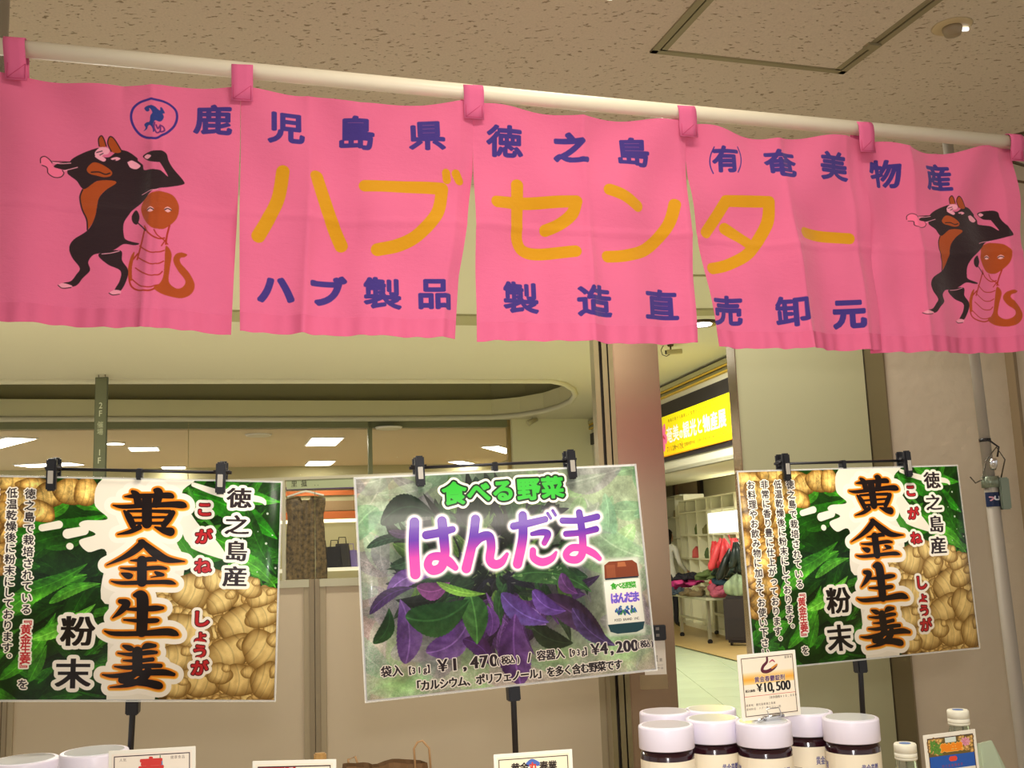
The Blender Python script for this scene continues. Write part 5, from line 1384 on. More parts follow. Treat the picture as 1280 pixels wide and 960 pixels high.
for ch, y, sz in (('こ', 130, 74), ('が', 254, 76), ('ね', 386, 76), ('し', 624, 84), ('ょ', 704, 74), ('う', 772, 74), ('が', 846, 78)):
    g.glyphs([(ch, 1062, y, sz, sz * .9, False)], 'c02a30', bold=3.2, outs=[(17, WO), (4, '4a1418')])
g.glyphs([('粉', 524, 685, 150, 140, False), ('末', 510, 874, 155, 140, False)], '1c1616', bold=2.5, serif=6, outs=[(17, WO)])
def vcol(st, x, y0, y1, sz, col='2a2228', bold=1.0, out=6):
    adv = (y1 - y0) / max(1, len(st) - 1)
    g.text(st, x, y0, sz, adv, vertical=True, col=col, bold=bold, outs=[(out, WO)])
vcol('徳之島で栽培されている', 304, 76, 588, 47)
vcol('『黄金生姜』', 306, 634, 850, 47, col='c8242c', bold=1.4, out=7); vcol('を', 300, 920, 920, 47)
vcol('低温乾燥後に粉末にしております。', 228, 74, 806, 47)
vcol('非常に香り豊に仕上がっております。', 150, 72, 862, 47)
vcol('お料理やお飲み物に加えてお使い下さい。', 70, 72, 962, 47)
g.a[:3] = g.a[-3:] = .8; g.a[:, :3] = g.a[:, -3:] = .8
im_g = g.image('ginger_poster')
M_ging = print_mat('ginger_poster_print', im_g, .35, coat=.06)

# middle poster
h = Canvas(CWd, CHt, 'a8b894')
R2 = random.Random(5)
yy, xx = np.mgrid[0:CHt, 0:CWd].astype(np.float32)
def wash(cx, cy, rx, ry, col, op):
    m = np.exp(-(((xx - cx) / rx) ** 2 + ((yy - cy) / ry) ** 2)) * op; h.blend(m.astype(np.float32), 0, 0, col)
wash(60, 750, 180, 380, 'c0a298', .9); wash(40, 60, 130, 110, 'd8b8a8', .9); wash(700, 960, 900, 120, 'b8a4a0', .7); wash(1350, 760, 120, 300, 'cdb2a4', .8)
for k in range(130):
    x, y = R2.uniform(-100, 1450), R2.uniform(-80, 1000); a = R2.uniform(0, 6.28); l_ = R2.uniform(180, 420)
    c1_, c2_ = R2.choice((('78b08a', '9cc8a0'), ('94bc98', 'bcd4b4'), ('8a9a84', 'a4a4a0'), ('8c8494', 'a89ca8'), ('6ca47a', '94c08a'), ('b0cca4', 'ccdcbc'), ('94c87c', 'b0d894')))
    h.leaf(x, y, x + l_ * math.cos(a), y + l_ * math.sin(a), R2.uniform(30, 80), R2.uniform(-50, 50), c1_, c2_, .55)
n_sp = np.random.RandomState(2).rand(CHt // 3 + 1, CWd // 3 + 1).repeat(3, 0).repeat(3, 1)[:CHt, :CWd]
sp_m = (np.exp(-((xx - 50) / 150) ** 2) * (yy > 380) + np.exp(-((yy - 960) / 90) ** 2) + np.exp(-((xx - 1370) / 90) ** 2) * (yy > 500))
h.blend((np.clip(sp_m, 0, 1) * (n_sp > .5) * .35).astype(np.float32), 0, 0, 'e8d0d0')
for (x, y, rx, ry) in ((150, 930, 120, 60), (560, 800, 90, 70), (900, 860, 110, 70), (1240, 880, 140, 80)): wash(x, y, rx, ry, 'a8dc88', .8)
# dark central foliage
wash(620, 400, 420, 330, '222c22', 1.0); wash(620, 400, 300, 260, '222c22', .9); wash(660, 620, 420, 180, '3a3040', .9); wash(620, 80, 60, 120, '30402e', .8)
for k in range(260):
    a = R2.uniform(0, 6.28); q = R2.uniform(0, 1) ** .6; x, y = 640 + 400 * q * math.cos(a), 440 + 300 * q * math.sin(a); b = a + R2.uniform(-1, 1); l_ = R2.uniform(90, 220)
    if y > 560: c1_, c2_ = R2.choice((('3a2048', '64407c'), ('4c2c60', '7c5494'), ('26302a', '3c5238'), ('2c1c34', '4c3460')))
    else: c1_, c2_ = R2.choice((('141c16', '26342a'), ('1c3020', '304c2c'), ('24402a', '3c6438'), ('161818', '2c322c'), ('1c2028', '302c3c'), ('3a5a2c', '64843c')))
    h.leaf(x, y, x + l_ * math.cos(b), y + l_ * math.sin(b), R2.uniform(12, 34), R2.uniform(-25, 25), c1_, c2_, .9)
def cc(x, y): return ap(HC_, 440 + x / 2.8225, 550 + y / 2.8225)
DG, DG2, GR, GR2, PU, PU2, VI, VI2 = '1c2e24', '2e4a34', '2a5a2c', '4a8440', '34203e', '5c3a70', '583478', '8a66a8'
for (x0_, y0_, x1_, y1_, wd, bd, c1_, c2_) in ((100, 292, 300, 270, 90, -60, DG, DG2), (50, 380, 215, 345, 32, -20, DG, '3a5a44'), (130, 320, 230, 330, 30, 10, '44304c', '5c4868'), (135, 445, 250, 380, 40, 20, '2c4430', '46684a'),
        (430, 300, 440, 130, 90, 20, DG, '24382c'), (120, 550, 290, 480, 60, -40, VI, VI2), (230, 520, 350, 500, 60, 30, '6a2c68', '8c4a88'), (60, 615, 220, 520, 40, -30, PU, VI), (75, 720, 130, 590, 50, 30, '26402a', GR), (190, 790, 170, 560, 85, 30, VI, '7c5c98'),
        (265, 750, 420, 610, 90, 50, VI, VI2), (395, 700, 500, 800, 60, -30, '4c2454', VI), (490, 690, 480, 580, 50, 20, VI, '6c4484'), (420, 540, 445, 720, 90, -10, GR, '5c9448'), (190, 625, 420, 560, 110, 50, '1e4824', '3c6c38'),
        (570, 480, 850, 535, 75, -50, '284c28', '4c7c40'), (575, 620, 690, 650, 60, -20, '7a5c9c', '9c80bc'), (530, 540, 700, 640, 75, 30, VI, '6c58a0'), (680, 550, 910, 720, 90, -20, '38243c', '5a3e68'), (640, 660, 785, 712, 66, 20, '22302a', '3c5038'), (600, 860, 580, 610, 110, -20, '4c2464', '80569c'), (780, 590, 935, 720, 60, 30, '3c2a4c', '64508a'), (740, 470, 800, 540, 50, 20, '5c2c6c', '7c4c8c'), (300, 500, 480, 540, 30, 20, '5a8c2c', '8cb84c'), (640, 530, 760, 600, 60, 30, '54307c', '7454a0')):
    a, b = cc(x0_, y0_); e, f = cc(x1_, y1_); h.leaf(a, b, e, f, wd * .74, bd, c1_, c2_, .95, soft=3.0)
for k in range(60): 
    x, y = R2.uniform(420, 980), R2.uniform(260, 560); h.stroke([(x, y, 1), (x + R2.uniform(-25, 25), y + R2.uniform(-14, 14), R2.uniform(2, 7))], R2.choice(('c8dc8c', 'd0d8b8', '9cb86c', 'e8ecd8')), .35)
grain(h, 7, .28)
h.a = h.a ** 1.3 * 1.04; h.a = h.a * .8 + h.a.mean(2, keepdims=True) * np.array([.21, .2, .2], np.float32)
it = [(ch, x, y, s_, s_ * .92, False) for ch, x, y, s_ in (('食', 461, 96, 118), ('べ', 580, 96, 116), ('る', 700, 94, 116), ('野', 828, 94, 118), ('菜', 950, 92, 116))]
h.glyphs(it, '2fb030', bold=5, outs=[(20, 'f4e8d4'), (9, '0c2c12')])
def k4(x, y, r):
    u, v = ap(HC_, 500 + x / 4.74, 620 + y / 4.74); return (u, v, r / 4.74 * 4.25)
HA = [[[(90, 155, 26), (86, 300, 28), (95, 462, 27)], [(160, 232, 22), (240, 218, 22), (318, 198, 18)], [(255, 150, 26), (268, 270, 26), (272, 350, 24), (250, 420, 24), (200, 440, 24), (170, 408, 22), (188, 365, 20), (240, 358, 22), (295, 388, 24), (335, 425, 16)]],
      [[(455, 140, 25), (438, 270, 25), (400, 428, 26)], [(425, 310, 22), (480, 250, 24), (535, 240, 24), (548, 300, 24), (540, 375, 24), (568, 405, 24), (610, 392, 20), (642, 345, 10)]],
      [[(680, 182, 20), (770, 165, 20), (868, 142, 18)], [(735, 120, 24), (735, 250, 26), (704, 402, 26)], [(790, 228, 12), (850, 218, 18), (885, 228, 18), (862, 280, 16)], [(795, 325, 18), (800, 368, 20), (850, 392, 22), (905, 372, 18), (932, 335, 8)], [(882, 108, 9), (900, 136, 9)], [(912, 92, 9), (928, 118, 9)]],
      [[(970, 150, 18), (1070, 150, 17), (1175, 128, 18)], [(990, 228, 17), (1080, 220, 17), (1168, 200, 18)], [(1068, 105, 20), (1085, 220, 22), (1088, 330, 22), (1060, 375, 21), (1010, 375, 20), (990, 345, 19), (1025, 310, 20), (1085, 312, 20), (1150, 340, 20), (1188, 372, 14)]]]
mk = [h.strokes([[k4(*p_) for p_ in st] for st in ch]) for ch in HA]
for M, x, y in mk:
    Mp = np.pad(M, 46); h.blend(np.clip(blur(dilate(Mp, 15), 5) * 1.1, 0, 1), x - 46, y - 46, 'e8dcdc', .8); h.blend(dilate(Mp, 9), x - 46, y - 46, 'f8ead8')
for M, x, y in mk:
    t = np.clip((np.arange(M.shape[0]) + y - 300) / 90, 0, 1)[:, None, None]
    h.blend(M, x, y, (hexc('5c2c98') * (1 - t) + hexc('d84ca0') * t) * np.ones((1, M.shape[1], 1), np.float32))
# the printed jar
jx0, jx1, jy0, jy1 = 1176, 1356, 460, 806
Mj = np.zeros((CHt, CWd), np.float32); Mj[jy0:jy1, jx0:jx1] = 1
h.blend(blur(dilate(Mj, 10), 6), 0, 0, 'dcdccc', .8)
h.poly([(jx0 + 4, jy0 + 20), (jx0 + 30, jy0 + 4), (jx1 - 26, jy0 + 4), (jx1 - 2, jy0 + 22), (jx1 + 2, jy0 + 84), (jx0, jy0 + 84)], '7c3c24')
h.rect(jx0 + 14, jy0 + 20, jx0 + 60, jy0 + 80, '9c5838', .6); h.poly([(1252, 470), (1290, 470), (1296, 492), (1248, 492)], 'a8623c')
for k in range(18): h.rect(jx0 + 4 + k * 9, jy0 + 34, jx0 + 6 + k * 9, jy0 + 80, '5c2a18', .4)
h.rect(jx0 + 2, jy0 + 82, jx1 - 2, jy0 + 90, '2a3038')
h.poly([(jx0 - 6, jy0 + 96), (jx1 + 4, jy0 + 96), (jx1 + 8, jy1 - 46), (jx0 - 4, jy1 - 46)], 'e9e6d6')
h.poly([(jx0 - 6, jy1 - 46), (jx1 + 8, jy1 - 46), (jx1 - 4, jy1 - 12), (jx1 - 40, jy1), (jx0 + 40, jy1), (jx0 + 4, jy1 - 12)], '1c4048')
h.text('食べる野菜', 1218, 582, 33, 26, col='3fa030', bold=1.4)
h.text('はんだま', 1218, 640, 52, 37, col='6a5cc8', bold=2.4, xs=.9, outs=[(2, 'e8b8d8')])
h.rect(0, 0, 0, 0, 'ffffff') if False else None
for k in range(40): h.leaf(*(lambda a, b: (a, b, a + R2.uniform(-22, 22), b + R2.uniform(4, 28)))(1270 + R2.uniform(-48, 48), 690 + R2.uniform(-12, 16)), 6, 2, *R2.choice((('23508c', '3c70a8'), ('2c6c44', '4c8c54'), ('1c2c64', '34488c'))))
h.text('FOOD BRAND INC', 1210, 742, 16, 9.3, col='2c2c2c')
OKo = 'e6dcd0'
def pt_txt(st, x, y, sz, adv, xs=1.0, serif=2, bold=1.1, sy=1.0): h.glyphs([(ch, x + i * adv, y, sz * xs, sz * sy, False) for i, ch in enumerate(st)], '2a222a', bold=bold, serif=serif, outs=[(4, OKo)])
pt_txt('袋入', 95, 872, 52, 50, .95); pt_txt('【31g】', 192, 878, 38, 26, .9, 1)
pt_txt('￥', 350, 868, 72, 60, 1.0, 4); pt_txt('1,470', 405, 868, 76, 46, 1.0, 6); pt_txt('(税込)', 612, 874, 40, 32, .9, 1); pt_txt('/', 762, 872, 60, 40, 1, 2)
pt_txt('容器入', 822, 870, 50, 46, .95); pt_txt('【93g】', 958, 872, 38, 24, .9, 1)
pt_txt('￥', 1092, 866, 70, 56, 1.0, 4); pt_txt('4,200', 1135, 866, 74, 40, 1.0, 6); pt_txt('(税込)', 1318, 866, 36, 24, .8, 1)
l2 = '「カルシウム、ポリフェノール」を多く含む野菜です'
h.glyphs([(ch, 225 + i * 42.5, 948, 46, 48, False) for i, ch in enumerate(l2)], '1e1a1e', bold=1.6, outs=[(5, OKo)])
h.a[:5] = h.a[-5:] = .8; h.a[:, :5] = h.a[:, -5:] = .8
im_h = h.image('vegetable_poster')
M_veg = print_mat('vegetable_poster_print', im_h, .35, coat=.06)

POSE = {'L': ((-0.5371103985182163, 1.4176970582890194, 1.4589115858564285), (0.14619462266127917, 0.05870674400096013, 0.10470119704345598)),
        'C': ((-0.01411879967052209, 1.4908249484880383, 1.455764281882062), (-0.04569813667035403, -0.03782343274359674, 0.2962736509373867)),
        'R': ((0.5441374845926588, 1.676759848808172, 1.451940218233001), (-0.012176345572488272, -0.014602291097304664, 0.332690374615382))}
POSEC = {'L': (.023, (69, 279)), 'C': (.005, (525, 715)), 'R': (-.01, (979, 1131))}
ZTAB = 1.04
M_film = mat('laminate_film', 'e9e9e2', .15, alpha=.35)
for key, m_, hm_, lab, slab in (('L', M_ging, HL_, 'ginger powder poster at the left, partly cut off by the picture edge', 'black poster stand holding the left ginger poster'),
                                ('C', M_veg, HC_, 'green and purple leafy vegetable poster in the middle with a small printed jar', 'black poster stand holding the middle leafy vegetable poster'),
                                ('R', M_ging, HR_, 'ginger powder poster at the right in front of the plaster wall', 'black poster stand holding the right ginger poster')):
    pos, rv = POSE[key]; v_ = Vector(rv); M_ = Matrix.Rotation(v_.length, 4, v_.normalized()); M_.translation = Vector(pos)
    t = thing('poster', lab, 'poster', pos, M_.to_euler(), 'laminated posters on stands' if False else None)
    # print sheet, very slightly bowed, inside its film
    nx = 24
    def bow(u): return (.004 if key == 'C' else .002) * (1 - (2 * u - 1) ** 2) * (1 if key != 'L' else -1)
    mb = MB(); vs = []
    for yo in (0, .0008):
        for j in (0, 1):
            for i in range(nx + 1): vs.append(((i / nx - .5) * PW, yo - bow(i / nx), (j - .5) * PH))
    st_ = nx + 1
    fs = [(i, i + 1, st_ + i + 1, st_ + i) for i in range(nx)] + [(2 * st_ + i + 1, 2 * st_ + i, 3 * st_ + i, 3 * st_ + i + 1) for i in range(nx)] + [(i + 1, i, 2 * st_ + i, 2 * st_ + i + 1) for i in range(nx)] + [(st_ + i, st_ + i + 1, 3 * st_ + i + 1, 3 * st_ + i) for i in range(nx)]
    mb.add(vs, fs, None, True); mb.f.append((0, st_, 3 * st_, 2 * st_)); mb.f.append((nx, 2 * st_ + nx, 3 * st_ + nx, st_ + nx)); mb.sm += [False] * 2; mb.mi += [0] * 2
    mb.mi = [0 if i < nx else 1 for i in range(len(mb.f))]
    mb.build('print_sheet', [m_, M_white], t, uv=lambda v: (v[0] / PW + .5, v[2] / PH + .5))
    fm = MB(); e_ = .0018
    for a in ((-PW / 2 - e_, PW / 2 + e_, PH / 2, PH / 2 + e_), (-PW / 2 - e_, PW / 2 + e_, -PH / 2 - e_, -PH / 2), (-PW / 2 - e_, -PW / 2, -PH / 2, PH / 2), (PW / 2, PW / 2 + e_, -PH / 2, PH / 2)): fm.box(a[0], a[1], .0002, .0006, a[2], a[3])
    fm.build('laminate_edge', M_film, t)
    # stand
    cx, cp = POSEC[key]
    s = thing('poster_stand', slab, 'stand', pos, M_.to_euler())
    xs_ = [(ap(hm_, px, 592)[0] / CWd - .5) * PW for px in cp]
    zb = PH / 2 + .011
    cm = sum(xs_) / 2
    MB().tube([(xs_[0] - .012, .004, zb), (xs_[1] + .012, .004, zb)], .0022, 10).build('crossbar', M_black, s)
    MB().box(cm - .004, cm + .004, .0, .010, zb - .012, zb + .003, bev=.001).build('bar_joint', M_black, s)
    for k, x_ in enumerate(xs_):
        cl = MB()
        cl.box(x_ - .0065, x_ + .0065, -.013, -.0045, zb - .028, zb + .015, bev=.002)
        cl.box(x_ - .0065, x_ + .0065, .0045, .012, zb - .026, zb + .015, bev=.002)
        cl.box(x_ - .0055, x_ + .0055, -.006, .006, zb - .004, zb + .006)
        co = cl.build('clip', M_black, s)
        MB().box(x_ - .0035, x_ + .0035, -.0142, -.013, zb - .018, zb - .001, bev=.0004).build('clip_plate', mat('clip_steel', 'c4bcae', .3, .6), co)
        MB().tube([(x_ - .011, -.002, zb + .002), (x_ + .011, -.002, zb + .002)], .0018, 8).build('clip_pin', M_black, co)
    # pole: from the joint down behind the poster to the table, in world down
    inv = M_.inverted()
    if key == 'L': foot = P(156, 935, 1.47)
    elif key == 'C': foot = P(645, 940, 1.53)
    else: foot = P(1074, 885, 1.70)
    foot_w = Vector((float(foot[0]), float(foot[1]), ZTAB + .008))
    fl_ = inv @ foot_w
    jnt = Vector((cm, .010, zb)); mid = Vector((cm + (fl_.x - cm) * .6, .014, -PH / 2 - .012))
    MB().tube([jnt, mid, fl_], .0042, 12).build('pole', M_black, s)
    MB().box(mid.x - .0085, mid.x + .0085, mid.y - .008, mid.y + .008, -PH / 2 - .022, -PH / 2 - .001, bev=.0015).build('height_lock', M_black, s)
    MBb = MB().lathe([(.055, 0), (.055, .004), (.02, .008), (.007, .014)], 28, inv @ Matrix.Translation((foot_w.x, foot_w.y, ZTAB)))
    MBb.build('base', M_black, s)

# ================================================================== COUNTER AND GOODS
ct = thing('display_counter', 'wooden sales counter carrying posters, jars and bottles', 'counter', (0, 0, 0))
M_ct = mat('counter_wood', 'b59a6c', .5, var=.1, vscale=3, stretch=(1, 8, 1))
MB().box(-.80, 1.25, 1.12, 1.92, ZTAB - .035, ZTAB, bev=.003).build('worktop', M_ct, ct)
MB().box(-.77, 1.22, 1.16, 1.18, .06, ZTAB - .035).build('front_panel', M_white, ct)
for x_ in (-.70, 1.2):
    for y_ in (1.2, 1.86): MB().box(x_ - .02, x_ + .02, y_ - .02, y_ + .02, 0, ZTAB - .035).build('leg', M_metal_dark, ct)

# supplement jars
c = Canvas(900, 300, 'efe4cc')
for k in range(3):
    o_ = k * 300
    for j in range(9): c.rect(o_ + 16, 60 + j * 14, o_ + 60 + (j * 37 % 30), 62 + j * 14, '8c8270', .7)
    c.text('黄金春鬱', o_ + 150, 40, 26, 26, col='5a5a90', bold=.6)
    c.stroke([(o_ + 200, 75, 5), (o_ + 185, 120, 9), (o_ + 160, 160, 12), (o_ + 150, 200, 13), (o_ + 180, 230, 13), (o_ + 230, 215, 12), (o_ + 245, 180, 9)], '9a5a3c')
    c.stroke([(o_ + 165, 175, 5), (o_ + 160, 205, 6), (o_ + 190, 225, 5)], 'caa078')
    for q in range(6):
        a = q * 1.05; c.leaf(o_ + 232, 130, o_ + 232 + 34 * math.cos(a), 130 + 34 * math.sin(a), 8, 2, 'c86a90', 'e8a8c0')
    for q in range(5):
        a = q * 1.25; c.leaf(o_ + 246, 190, o_ + 246 + 30 * math.cos(a), 190 + 30 * math.sin(a), 7, 2, 'd89a28', 'e8c060')
    c.text('二一〇粒', o_ + 120, 270, 24, 26, col='7a3c50')
im_l = c.image('jar_label')
M_lab = print_mat('jar_label_print', im_l, .4)
M_lid = mat('lid_white', 'e6dfee', .3, spec=.4)
M_jar = mat('dark_jar', '2a1018', .12, coat=.5)
M_lidtop = mat('lid_seal', 'dfe2e8', .08, spec=.8)
JR, JH = .039, .200
def jar(label, x_, y_, rot=0, group='white-lidded jars on the counter', R_=JR, H_=JH, lid=.031):
    t = thing('supplement_jar', label, 'jar', (x_, y_, ZTAB), (0, 0, rot), group)
    MB().lathe([(R_ * .9, 0), (R_ * .965, .006), (R_ * .965, H_ - lid - .008), (R_ * .9, H_ - lid - .002)], 40).build('glass_body', M_jar, t)
    n_ = 40; vs = []; z0_, z1_ = .014, H_ - lid - .0135
    for j in (0, 1):
        for i in range(n_ + 1): vs.append((R_ * .975 * math.cos(2 * math.pi * i / n_), R_ * .975 * math.sin(2 * math.pi * i / n_), z0_ + (z1_ - z0_) * j))
    lo = MB().add(vs, [(i, i + 1, n_ + 2 + i, n_ + 1 + i) for i in range(n_)], None, True).build('label', M_lab, t)
    L_ = lo.data.uv_layers.new(name='UVMap')
    for p_ in lo.data.polygons:
        for li in p_.loop_indices:
            vi = lo.data.loops[li].vertex_index; L_.data[li].uv = ((vi % (n_ + 1)) / n_, 1.0 if vi > n_ else 0.0)
    MB().lathe([(R_ * .99, H_ - lid), (R_, H_ - lid + .001), (R_ * 1.0, H_ - .003), (R_ * .985, H_ - .0008), (R_ * .95, H_)], 48).build('lid', M_lid, t)
    MB().lathe([(R_ * .86, H_), (R_ * .85, H_ + .0006)], 40).build('lid_disc', M_lidtop, t)
    return t
# front row, back row
zl = ZTAB + JH
def jp(px, y, z=zl): q = Pz(px, y, z); return float(q[0]), float(q[1])
J = [(832, 905, 'front-row jar furthest left, nearest the steel post'), (890.5, 901, 'second jar from the left in the front row'), (954, 903, 'jar under the price card clip'), (1007, 893, 'jar just right of the price card'), (1062, 889, 'front-row jar furthest right, beside the right poster stand')]
jl = []
for k, (px, y, lab) in enumerate(J):
    x_, y_ = jp(px, y); y_ = (1.53, 1.57, 1.53, 1.60, 1.535)[k]; x_ = float(P(px, y, y_)[0]); jl.append((x_, y_))
    a = math.atan2(-y_, -x_) + .15
    jar('white-lidded dark jar, ' + lab, x_, y_, a - math.radians(60) + .2)
for px, y, lab in ((831, 888, 'white-lidded jar behind the leftmost front jar'), (889, 884, 'white-lidded jar in the back row left of the price card')):
    y_ = 1.645; x_ = float(P(px, y, y_)[0]); jar(lab, x_, y_ + (.01 if px > 850 else .0), -1.8)
x_ = float(P(31, 950, 1.44)[0]); jar('white lid cut by the bottom left corner of the picture', x_, 1.44, .5, 'white lidded jars at the bottom left', .043, .201, .05)
x_ = float(P(118, 945, 1.42)[0]); jar('white lid left of the bottom price card, second from the left corner', x_, 1.42, .2, 'white lidded jars at the bottom left', .043, .212, .05)

# price cards
def card_img(kind):
    if kind == 'tag':
        c = Canvas(520, 500, 'efe2cc')
        for j in range(60): c.rect(14, 130 + j, 506, 131 + j, (hexc('f0e0c0') * (1 - j / 60) + hexc('eda83c') * (j / 60)))
        for j in range(40): c.rect(14, 190 + j, 506, 191 + j, (hexc('eda83c') * (1 - j / 40) + hexc('efcf90') * (j / 40)))
        c.stroke([(260, 20, 10), (255, 55, 11), (215, 90, 13), (205, 125, 14), (250, 135, 15), (310, 115, 14), (345, 95, 8)], '5a2030')
        c.stroke([(280, 60, 4), (310, 45, 7), (330, 60, 5)], 'b04a60'); c.stroke([(300, 110, 8), (350, 85, 8)], 'd08a30')
        c.text('健康食', 440, 30, 24, 26, col='5a5048')
        c.text('黄金春鬱錠剤', 145, 195, 50, 50, col='5c3c68', bold=1.2, outs=[(3, 'f4dca8')])
        c.text('税込価格', 36, 282, 24, 24, col='2a2220', bold=.8)
        c.glyphs([('￥', 160, 262, 84, 92, False)] + [(ch, 214 + i * 48 if i < 2 else 214 + 96 - 16 + (i - 2) * 48 + (0 if i > 2 else -4), 262, 96, 112, False) for i, ch in enumerate('10,500')], '141010', bold=.6, serif=7)
        c.rect(14, 326, 506, 330, 'c84a3c')
        c.text('（本体価格￥10,000）', 245, 352, 26, 24, col='4a4038')
        c.text('原産地：鹿児島県徳之島産', 30, 400, 22, 24, col='4a4038', bold=.4); c.text('原材料名：ハブ・春ウコン・他', 30, 432, 22, 24, col='4a4038', bold=.4)
        for a in ((8, 8, 512, 14), (8, 486, 512, 492), (8, 8, 14, 492), (506, 8, 512, 492)): c.rect(*a, '3a2024')
    elif kind == 'a':
        c = Canvas(520, 380, 'f2e6d6')
        for a in ((14, 14, 506, 20), (14, 360, 506, 366), (14, 14, 20, 366), (500, 14, 506, 366)): c.rect(*a, '3a2430')
        c.text('人気', 60, 40, 22, 24, col='8a7a70'); c.text('健康食品', 390, 40, 22, 24, col='8a7a70')
        c.rect(310, 22, 316, 160, '3a7c50'); c.stroke([(320, 60, 8), (322, 120, 10)], '5a90c0')
        c.glyphs([('春', 255, 110, 170, 160, False)], 'd23a34', bold=6); c.text('鬱金粒', 160, 250, 90, 95, col='2c2420', bold=2)
    elif kind == 'b':
        c = Canvas(520, 380, 'f2e6d0')
        c.rect(20, 20, 270, 60, 'c8302c')
        for a in ((14, 14, 506, 22), (14, 360, 506, 366), (14, 14, 20, 366), (500, 14, 506, 366)): c.rect(*a, '3a2424')
        c.text('お得', 200, 40, 34, 38, col='f8f0e0', bold=1); c.text('黄金生姜', 100, 180, 100, 105, col='2c2420', bold=3)
    elif kind == 'c':
        c = Canvas(520, 380, 'f4e8c8')
        for a in ((10, 14, 510, 20), (10, 360, 510, 366), (10, 14, 16, 366), (504, 14, 510, 366)): c.rect(*a, '3a2a20')
        c.stroke([(220, 60, 16), (250, 40, 16), (290, 60, 16)], '4a6ab8'); c.text('黄金', 130, 78, 66, 62, col='2a1c14', bold=2.2); c.text('丸', 258, 80, 66, 62, col='d04030', bold=3); c.text('春業', 334, 78, 66, 62, col='2a1c14', bold=2.2)
        c.text('￥3,150', 130, 260, 110, 58, col='141010', bold=1, serif=5)
    else:
        c = Canvas(520, 460, 'ece4d0')
        c.rect(14, 14, 506, 170, '6a5a2c')
        rq = random.Random(2)
        for k in range(60):
            c.ginger(rq.choice((rq.uniform(20, 160), rq.uniform(360, 500))), rq.uniform(20, 160), 26, 18, rq.uniform(-1, 1), .8, rq)
        for k in range(24): c.leaf(rq.uniform(20, 160), rq.uniform(20, 160), rq.uniform(20, 180), rq.uniform(20, 160), 10, 4, '3c6a24', '6a9c3c')
        for k in range(8): c.leaf(420, 70, 420 + 60 * math.cos(k * .8), 70 + 45 * math.sin(k * .8), 16, 4, 'c87088', 'e8a8b8')
        c.rect(200, 16, 320, 60, 'd8e4dc'); c.text('黄金生姜', 180, 105, 74, 56, col='f08a18', bold=5, outs=[(3, 'fbd070')])
        c.rect(14, 170, 506, 290, '2458b0'); c.stroke([(245, 205, 22), (290, 205, 22)], 'e04a34')
        c.text('徳之島産健康茶', 150, 262, 26, 34, col='a03c60', bold=.5)
        c.glyphs([(ch, 180 + i * 50, 370, 100, 110, False) for i, ch in enumerate('￥3,075')], '141010', bold=.6, serif=7)
        for a in ((8, 8, 512, 16), (8, 446, 512, 452), (8, 8, 16, 452), (504, 8, 512, 452)): c.rect(*a, '3a2024')
    return c
def price_card(kind, label, px, ptop, Y, wd, yaw, roll=0.0, clip_to=None, stem=True):
    c = card_img(kind); ht = wd * c.H / c.W
    top = P(px, ptop, Y); zc = float(top[2]) - ht
    t = thing('price_card', label, 'price card', (top[0], top[1], zc), (0, roll, yaw))
    m_ = .004
    MB().box(-wd / 2 - m_, wd / 2 + m_, 0, .0015, -m_, ht + m_, bev=.0004).build('card_holder', mat('card_white', 'efeadc', .3), t)
    MB().add([(-wd / 2, -.0004, 0), (wd / 2, -.0004, 0), (wd / 2, -.0004, ht), (-wd / 2, -.0004, ht)], [(0, 1, 2, 3)]).build('printed_face', print_mat('card_print_' + kind, c.image('card_' + kind), .4, coat=.3), t, uv=lambda v: (v[0] / wd + .5, v[2] / ht))
    base_z = (ZTAB if clip_to is None else clip_to) - zc
    ck = MB(); sm = mat('clip_steel', 'c4bcae', .3, .6)
    if clip_to is not None:
        ck.box(-.012, .012, -.006, .008, base_z, base_z + .006, bev=.001)
        ck.box(-.010, .010, -.0035, -.0015, base_z, .001); ck.box(-.010, .010, .003, .005, base_z, .001)
        ck.tube([(-.016, -.004, base_z + .006), (.016, -.004, base_z + .006)], .003, 10)
        ck.tube([(-.010, -.004, base_z + .004), (-.010, -.009, .002), (-.010, -.004, .010), (.010, -.004, .010), (.010, -.009, .002), (.010, -.004, base_z + .004)], .0009, 6)
        ck.tube([(-.03, -.012, base_z + .004), (-.012, -.004, base_z + .006), (-.02, .012, base_z + .004)], .002, 6)
        ck.build('clip', mat('chrome', 'd8d8dc', .15, 1.0), t)
    else:
        MB().tube([(0, .004, 0.02), (0, .004, base_z + .004)], .0016, 8).build('stem', sm, t)
        MB().box(-.006, .006, -.002, .007, -.006, .012, bev=.001).build('clip', sm, t)
        MB().lathe([(.02, base_z), (.02, base_z + .003), (.004, base_z + .005)], 20).build('base', sm, t)
    return t
price_card('tag', 'white price card marked 10,500 clipped above the middle front jar', 959.5, 819, 1.53, .086, .30, -.02, clip_to=zl)
price_card('a', 'price card with a red character at the bottom left of the picture', 191, 940, 1.34, .098, .05, -.012)
price_card('b', 'price card with a red corner block left of the paper bag', 367, 954.5, 1.32, .094, 0, .012)
price_card('c', 'cream price card with black and red characters below the middle poster', 667, 944, 1.34, .090, .12, -.01)
price_card('bt', 'price card with orange lettering and a blue band before the bottles', 1188, 919, 1.49, .078, .30, -.015)

